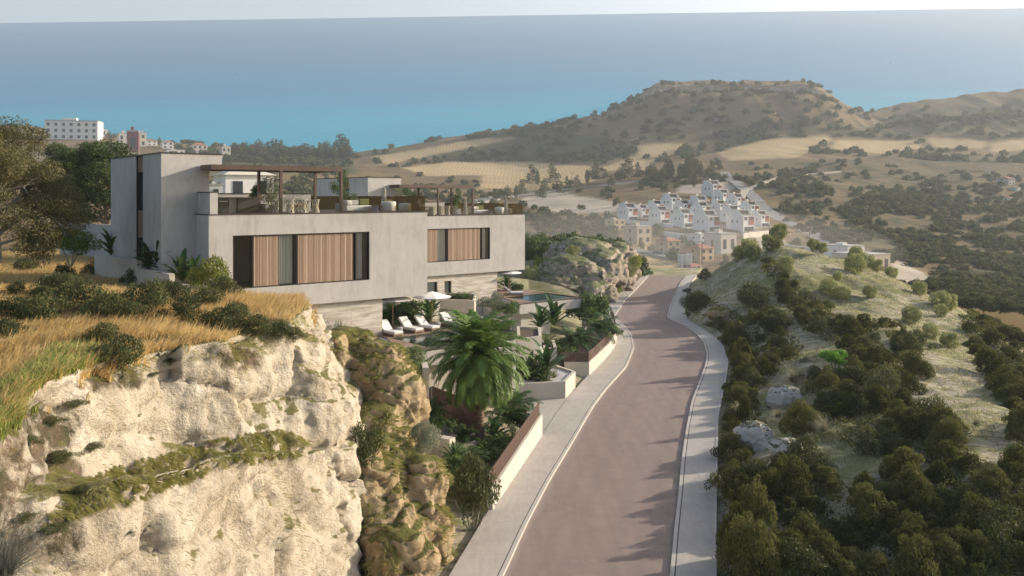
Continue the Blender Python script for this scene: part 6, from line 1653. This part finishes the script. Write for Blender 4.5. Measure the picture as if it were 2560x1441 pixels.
# --- hillside town at the left
town = [('apartment_block', 'white four storey apartment block above the spreading pine', 178, 351, 134, 46, 'white_render', {'rz': 12, 'win': (7, 3), 'front': .9}), ('maroon_house', 'maroon tower block between beige houses above the villa roof', 332, 388, 36, 58, 'maroon', {'rz': 20, 'win': (1, 1), 'front': .7}),
        ('beige_house', 'beige house left of the maroon tower block', 312, 372, 40, 36, 'cream_render', {'win': (2, 2)}), ('beige_house', 'beige house right of the maroon tower block', 358, 368, 22, 34, 'cream_render', {'win': (1, 2)}), ('pale_house', 'hazy pale house at the far left of the town', 72, 340, 44, 22, 'cream_render', {'win': (2, 1)}),
        ('white_house', 'small white annex right of the apartment block', 258, 342, 30, 18, 'white_render', {'win': (1, 1)}), ('white_house', 'white house with low red roof right of the maroon tower', 380, 366, 34, 12, 'white_render', {'roof': 'hip'}), ('white_house', 'white house with red hipped roof beside a cypress', 420, 372, 38, 16, 'white_render', {'roof': 'hip'}),
        ('cream_house', 'cream house with terracotta roof behind the villa tower top', 500, 386, 52, 22, 'cream_render', {'roof': 'hip', 'win': (3, 2)}), ('cream_house', 'tall cream house with flat roof right of the terracotta house', 566, 398, 30, 30, 'cream_render', {'win': (2, 2)}), ('beige_house', 'low beige house just above the villa tower left corner', 330, 396, 60, 14, 'cream_render', {'win': (3, 1)}), ('white_house', 'low white house above the villa tower roof', 440, 388, 60, 12, 'white_render', {'win': (3, 1)})]
for nm, lab, px, py, wp, hp, mt, kw in town: block(nm, lab, 'building' if 'block' in nm else 'house', px, py, wp, hp, mt, **kw)
for i, (px, py, h) in enumerate([(399,366,24),(545,392,20),(475,388,18),(270,350,20),(285,352,18),(235,372,20),(215,380,24),(245,384,20),(450,376,14),(590,392,26),(605,394,30),(140,372,18),(530,394,18),(290,380,22)]):
    p = far_at(px, py); s = h * p.y / F; ps = cy if i in (0, 1) else rn; put(ps[i % 2], p, None, (s * 1.2, s, s), 'hazy tree between the houses of the hillside town' if ps is rn else 'dark cypress beside the houses of the hillside town', 'town trees' if ps is rn else 'town cypresses')
p = far_at(2218, 236); block('white_house', 'tiny white house on the crest of the right hand ridge', 'house', 2395, 236, 14, 6, 'white_render', win=(1, 1))
# neighbours seen through the pergola
block('white_house', 'white neighbour house with sloping roof seen under the pergola', 'house', 625, 500, 160, 62, 'white_render', 35, 'hip', 'cream_render', depth=.7, win=(2, 1), d=98, front=.62)
block('white_house', 'low grey white neighbour building seen beside the villa tower', 'house', 540, 500, 46, 36, 'white_render', 30, 'flat', win=(1, 1), d=92)
# --- boats
p = sea_at(53, 97); s = p.y / F
t = thing('sailing_boat', 'tiny white sailing boat far out at the left', 'boat', p); MB().frustum([(-2.2*s, -.7*s, 0), (2.2*s, -.7*s, 0), (2.2*s, .7*s, 0), (-2.2*s, .7*s, 0)], [(-2.8*s, -.9*s, 1.3*s), (3.2*s, -.9*s, 1.3*s), (3.2*s, .9*s, 1.3*s), (-2.8*s, .9*s, 1.3*s)]).build('hull', M['white_paint'], t)
MB().add([(-1.8*s, 0, 1.8*s), (.6*s, 0, 1.8*s), (.6*s, 0, 9*s), (-1.8*s, .12*s, 1.8*s), (.6*s, .12*s, 1.8*s), (.6*s, .12*s, 9*s)], [(0, 1, 2), (5, 4, 3), (0, 3, 4, 1), (1, 4, 5, 2), (2, 5, 3, 0)]).build('sail', M['white_paint'], t)
def motor(label, px, py, w_):
    p = sea_at(px, py); s = p.y / F * w_ / 10; t = thing('motor_boat', label, 'boat', p)
    MB().frustum([(-4*s, -1.2*s, 0), (4*s, -.8*s, 0), (4*s, .8*s, 0), (-4*s, 1.2*s, 0)], [(-4.4*s, -1.6*s, 1.6*s), (5.4*s, -.6*s, 1.8*s), (5.4*s, .6*s, 1.8*s), (-4.4*s, 1.6*s, 1.6*s)]).build('hull', M['white_paint'], t)
    MB().box(-2*s, 1.4*s, -1*s, 1*s, 1.65*s, 3.4*s).build('cabin', M['white_paint'], t)
motor('white motor boat on the sea above the nearer villa', 590, 196, 7); motor('white motor boat with spray at the right of the sea', 2226, 157, 7); motor('tiny pale boat near the left horizon', 311, 68, 3)
# ------------------------------------------------------------------ camera, sun, sky, air
cam = bpy.data.cameras.new('camera'); co_ = bpy.data.objects.new('camera', cam); link(co_)
co_.location = (0, 0, CZ); co_.rotation_euler = (R(90), 0, 0)
cam.sensor_width = 36; cam.lens = 36 * F / 2560; cam.shift_y = (YH - 720.5) / 2560
cam.clip_start = .5; cam.clip_end = 20000
sc.camera = co_
SUN_EL, SUN_AZ = 18.0, 22.0          # azimuth from +x towards +y
sd_ = Vector((math.cos(R(SUN_AZ)) * math.cos(R(SUN_EL)), math.sin(R(SUN_AZ)) * math.cos(R(SUN_EL)), math.sin(R(SUN_EL))))
sun = bpy.data.lights.new('sun', 'SUN'); so_ = bpy.data.objects.new('sun', sun); link(so_)
so_.rotation_euler = (-sd_).to_track_quat('-Z', 'Y').to_euler(); so_.location = sd_ * 50
sun.energy = 5.0; sun.angle = R(.6); sun.color = (1.0, .88, .72)
wd = bpy.data.worlds.new('World'); sc.world = wd; wd.use_nodes = True
nt = wd.node_tree; nt.nodes.clear()
o_ = nt.nodes.new('ShaderNodeOutputWorld'); bg = nt.nodes.new('ShaderNodeBackground'); sk_ = nt.nodes.new('ShaderNodeTexSky')
sk_.sky_type = 'NISHITA'; sk_.sun_disc = False; sk_.sun_elevation = R(SUN_EL); sk_.sun_rotation = R(90 - SUN_AZ)
sk_.air_density = 1.0; sk_.dust_density = 3.5; sk_.ozone_density = 1.0; sk_.altitude = 100
bg.inputs['Strength'].default_value = .11
nt.links.new(sk_.outputs[0], bg.inputs['Color']); nt.links.new(bg.outputs[0], o_.inputs['Surface'])
hz = MB().box(-2900, 2900, -60, 3500, -60, 900).build('haze', bpy.data.materials.new('haze_air')); tag(hz, kind='stuff')
hm = hz.data.materials[0]; hm.use_nodes = True; hm.node_tree.nodes.clear()
ho = hm.node_tree.nodes.new('ShaderNodeOutputMaterial'); hv = hm.node_tree.nodes.new('ShaderNodeVolumePrincipled')
hv.inputs['Color'].default_value = (.82, .90, 1.0, 1); hv.inputs['Density'].default_value = .00019; hv.inputs['Anisotropy'].default_value = .2
hm.node_tree.links.new(hv.outputs[0], ho.inputs['Volume'])
# morning mist lying in the valley beyond the road end
mm = MB(); ell(mm, (40, 235, 1), (58, 80, 11), 40); mist = mm.build('mist', bpy.data.materials.new('mist_air'), smooth=True); tag(mist, kind='stuff')
mt_ = mist.data.materials[0]; mt_.use_nodes = True; mt_.node_tree.nodes.clear()
mo = mt_.node_tree.nodes.new('ShaderNodeOutputMaterial'); mv = mt_.node_tree.nodes.new('ShaderNodeVolumePrincipled')
mv.inputs['Color'].default_value = (.97, .96, .94, 1); mv.inputs['Density'].default_value = .0014; mv.inputs['Anisotropy'].default_value = .2
mt_.node_tree.links.new(mv.outputs[0], mo.inputs['Volume'])
sc.view_settings.view_transform = 'Standard'; sc.view_settings.look = 'None'; sc.view_settings.exposure = 1.07; sc.view_settings.gamma = 1.0
sc.render.engine = 'CYCLES'
cy_ = sc.cycles
cy_.max_bounces = 6; cy_.diffuse_bounces = 2; cy_.glossy_bounces = 2; cy_.transmission_bounces = 4; cy_.transparent_max_bounces = 12; cy_.volume_bounces = 0
sc.render.filter_size = 1.1
cy_.use_denoising = True; cy_.sample_clamp_indirect = 6
for o in list(bpy.data.objects):
    if '_new' in o: bpy.data.objects.remove(o)
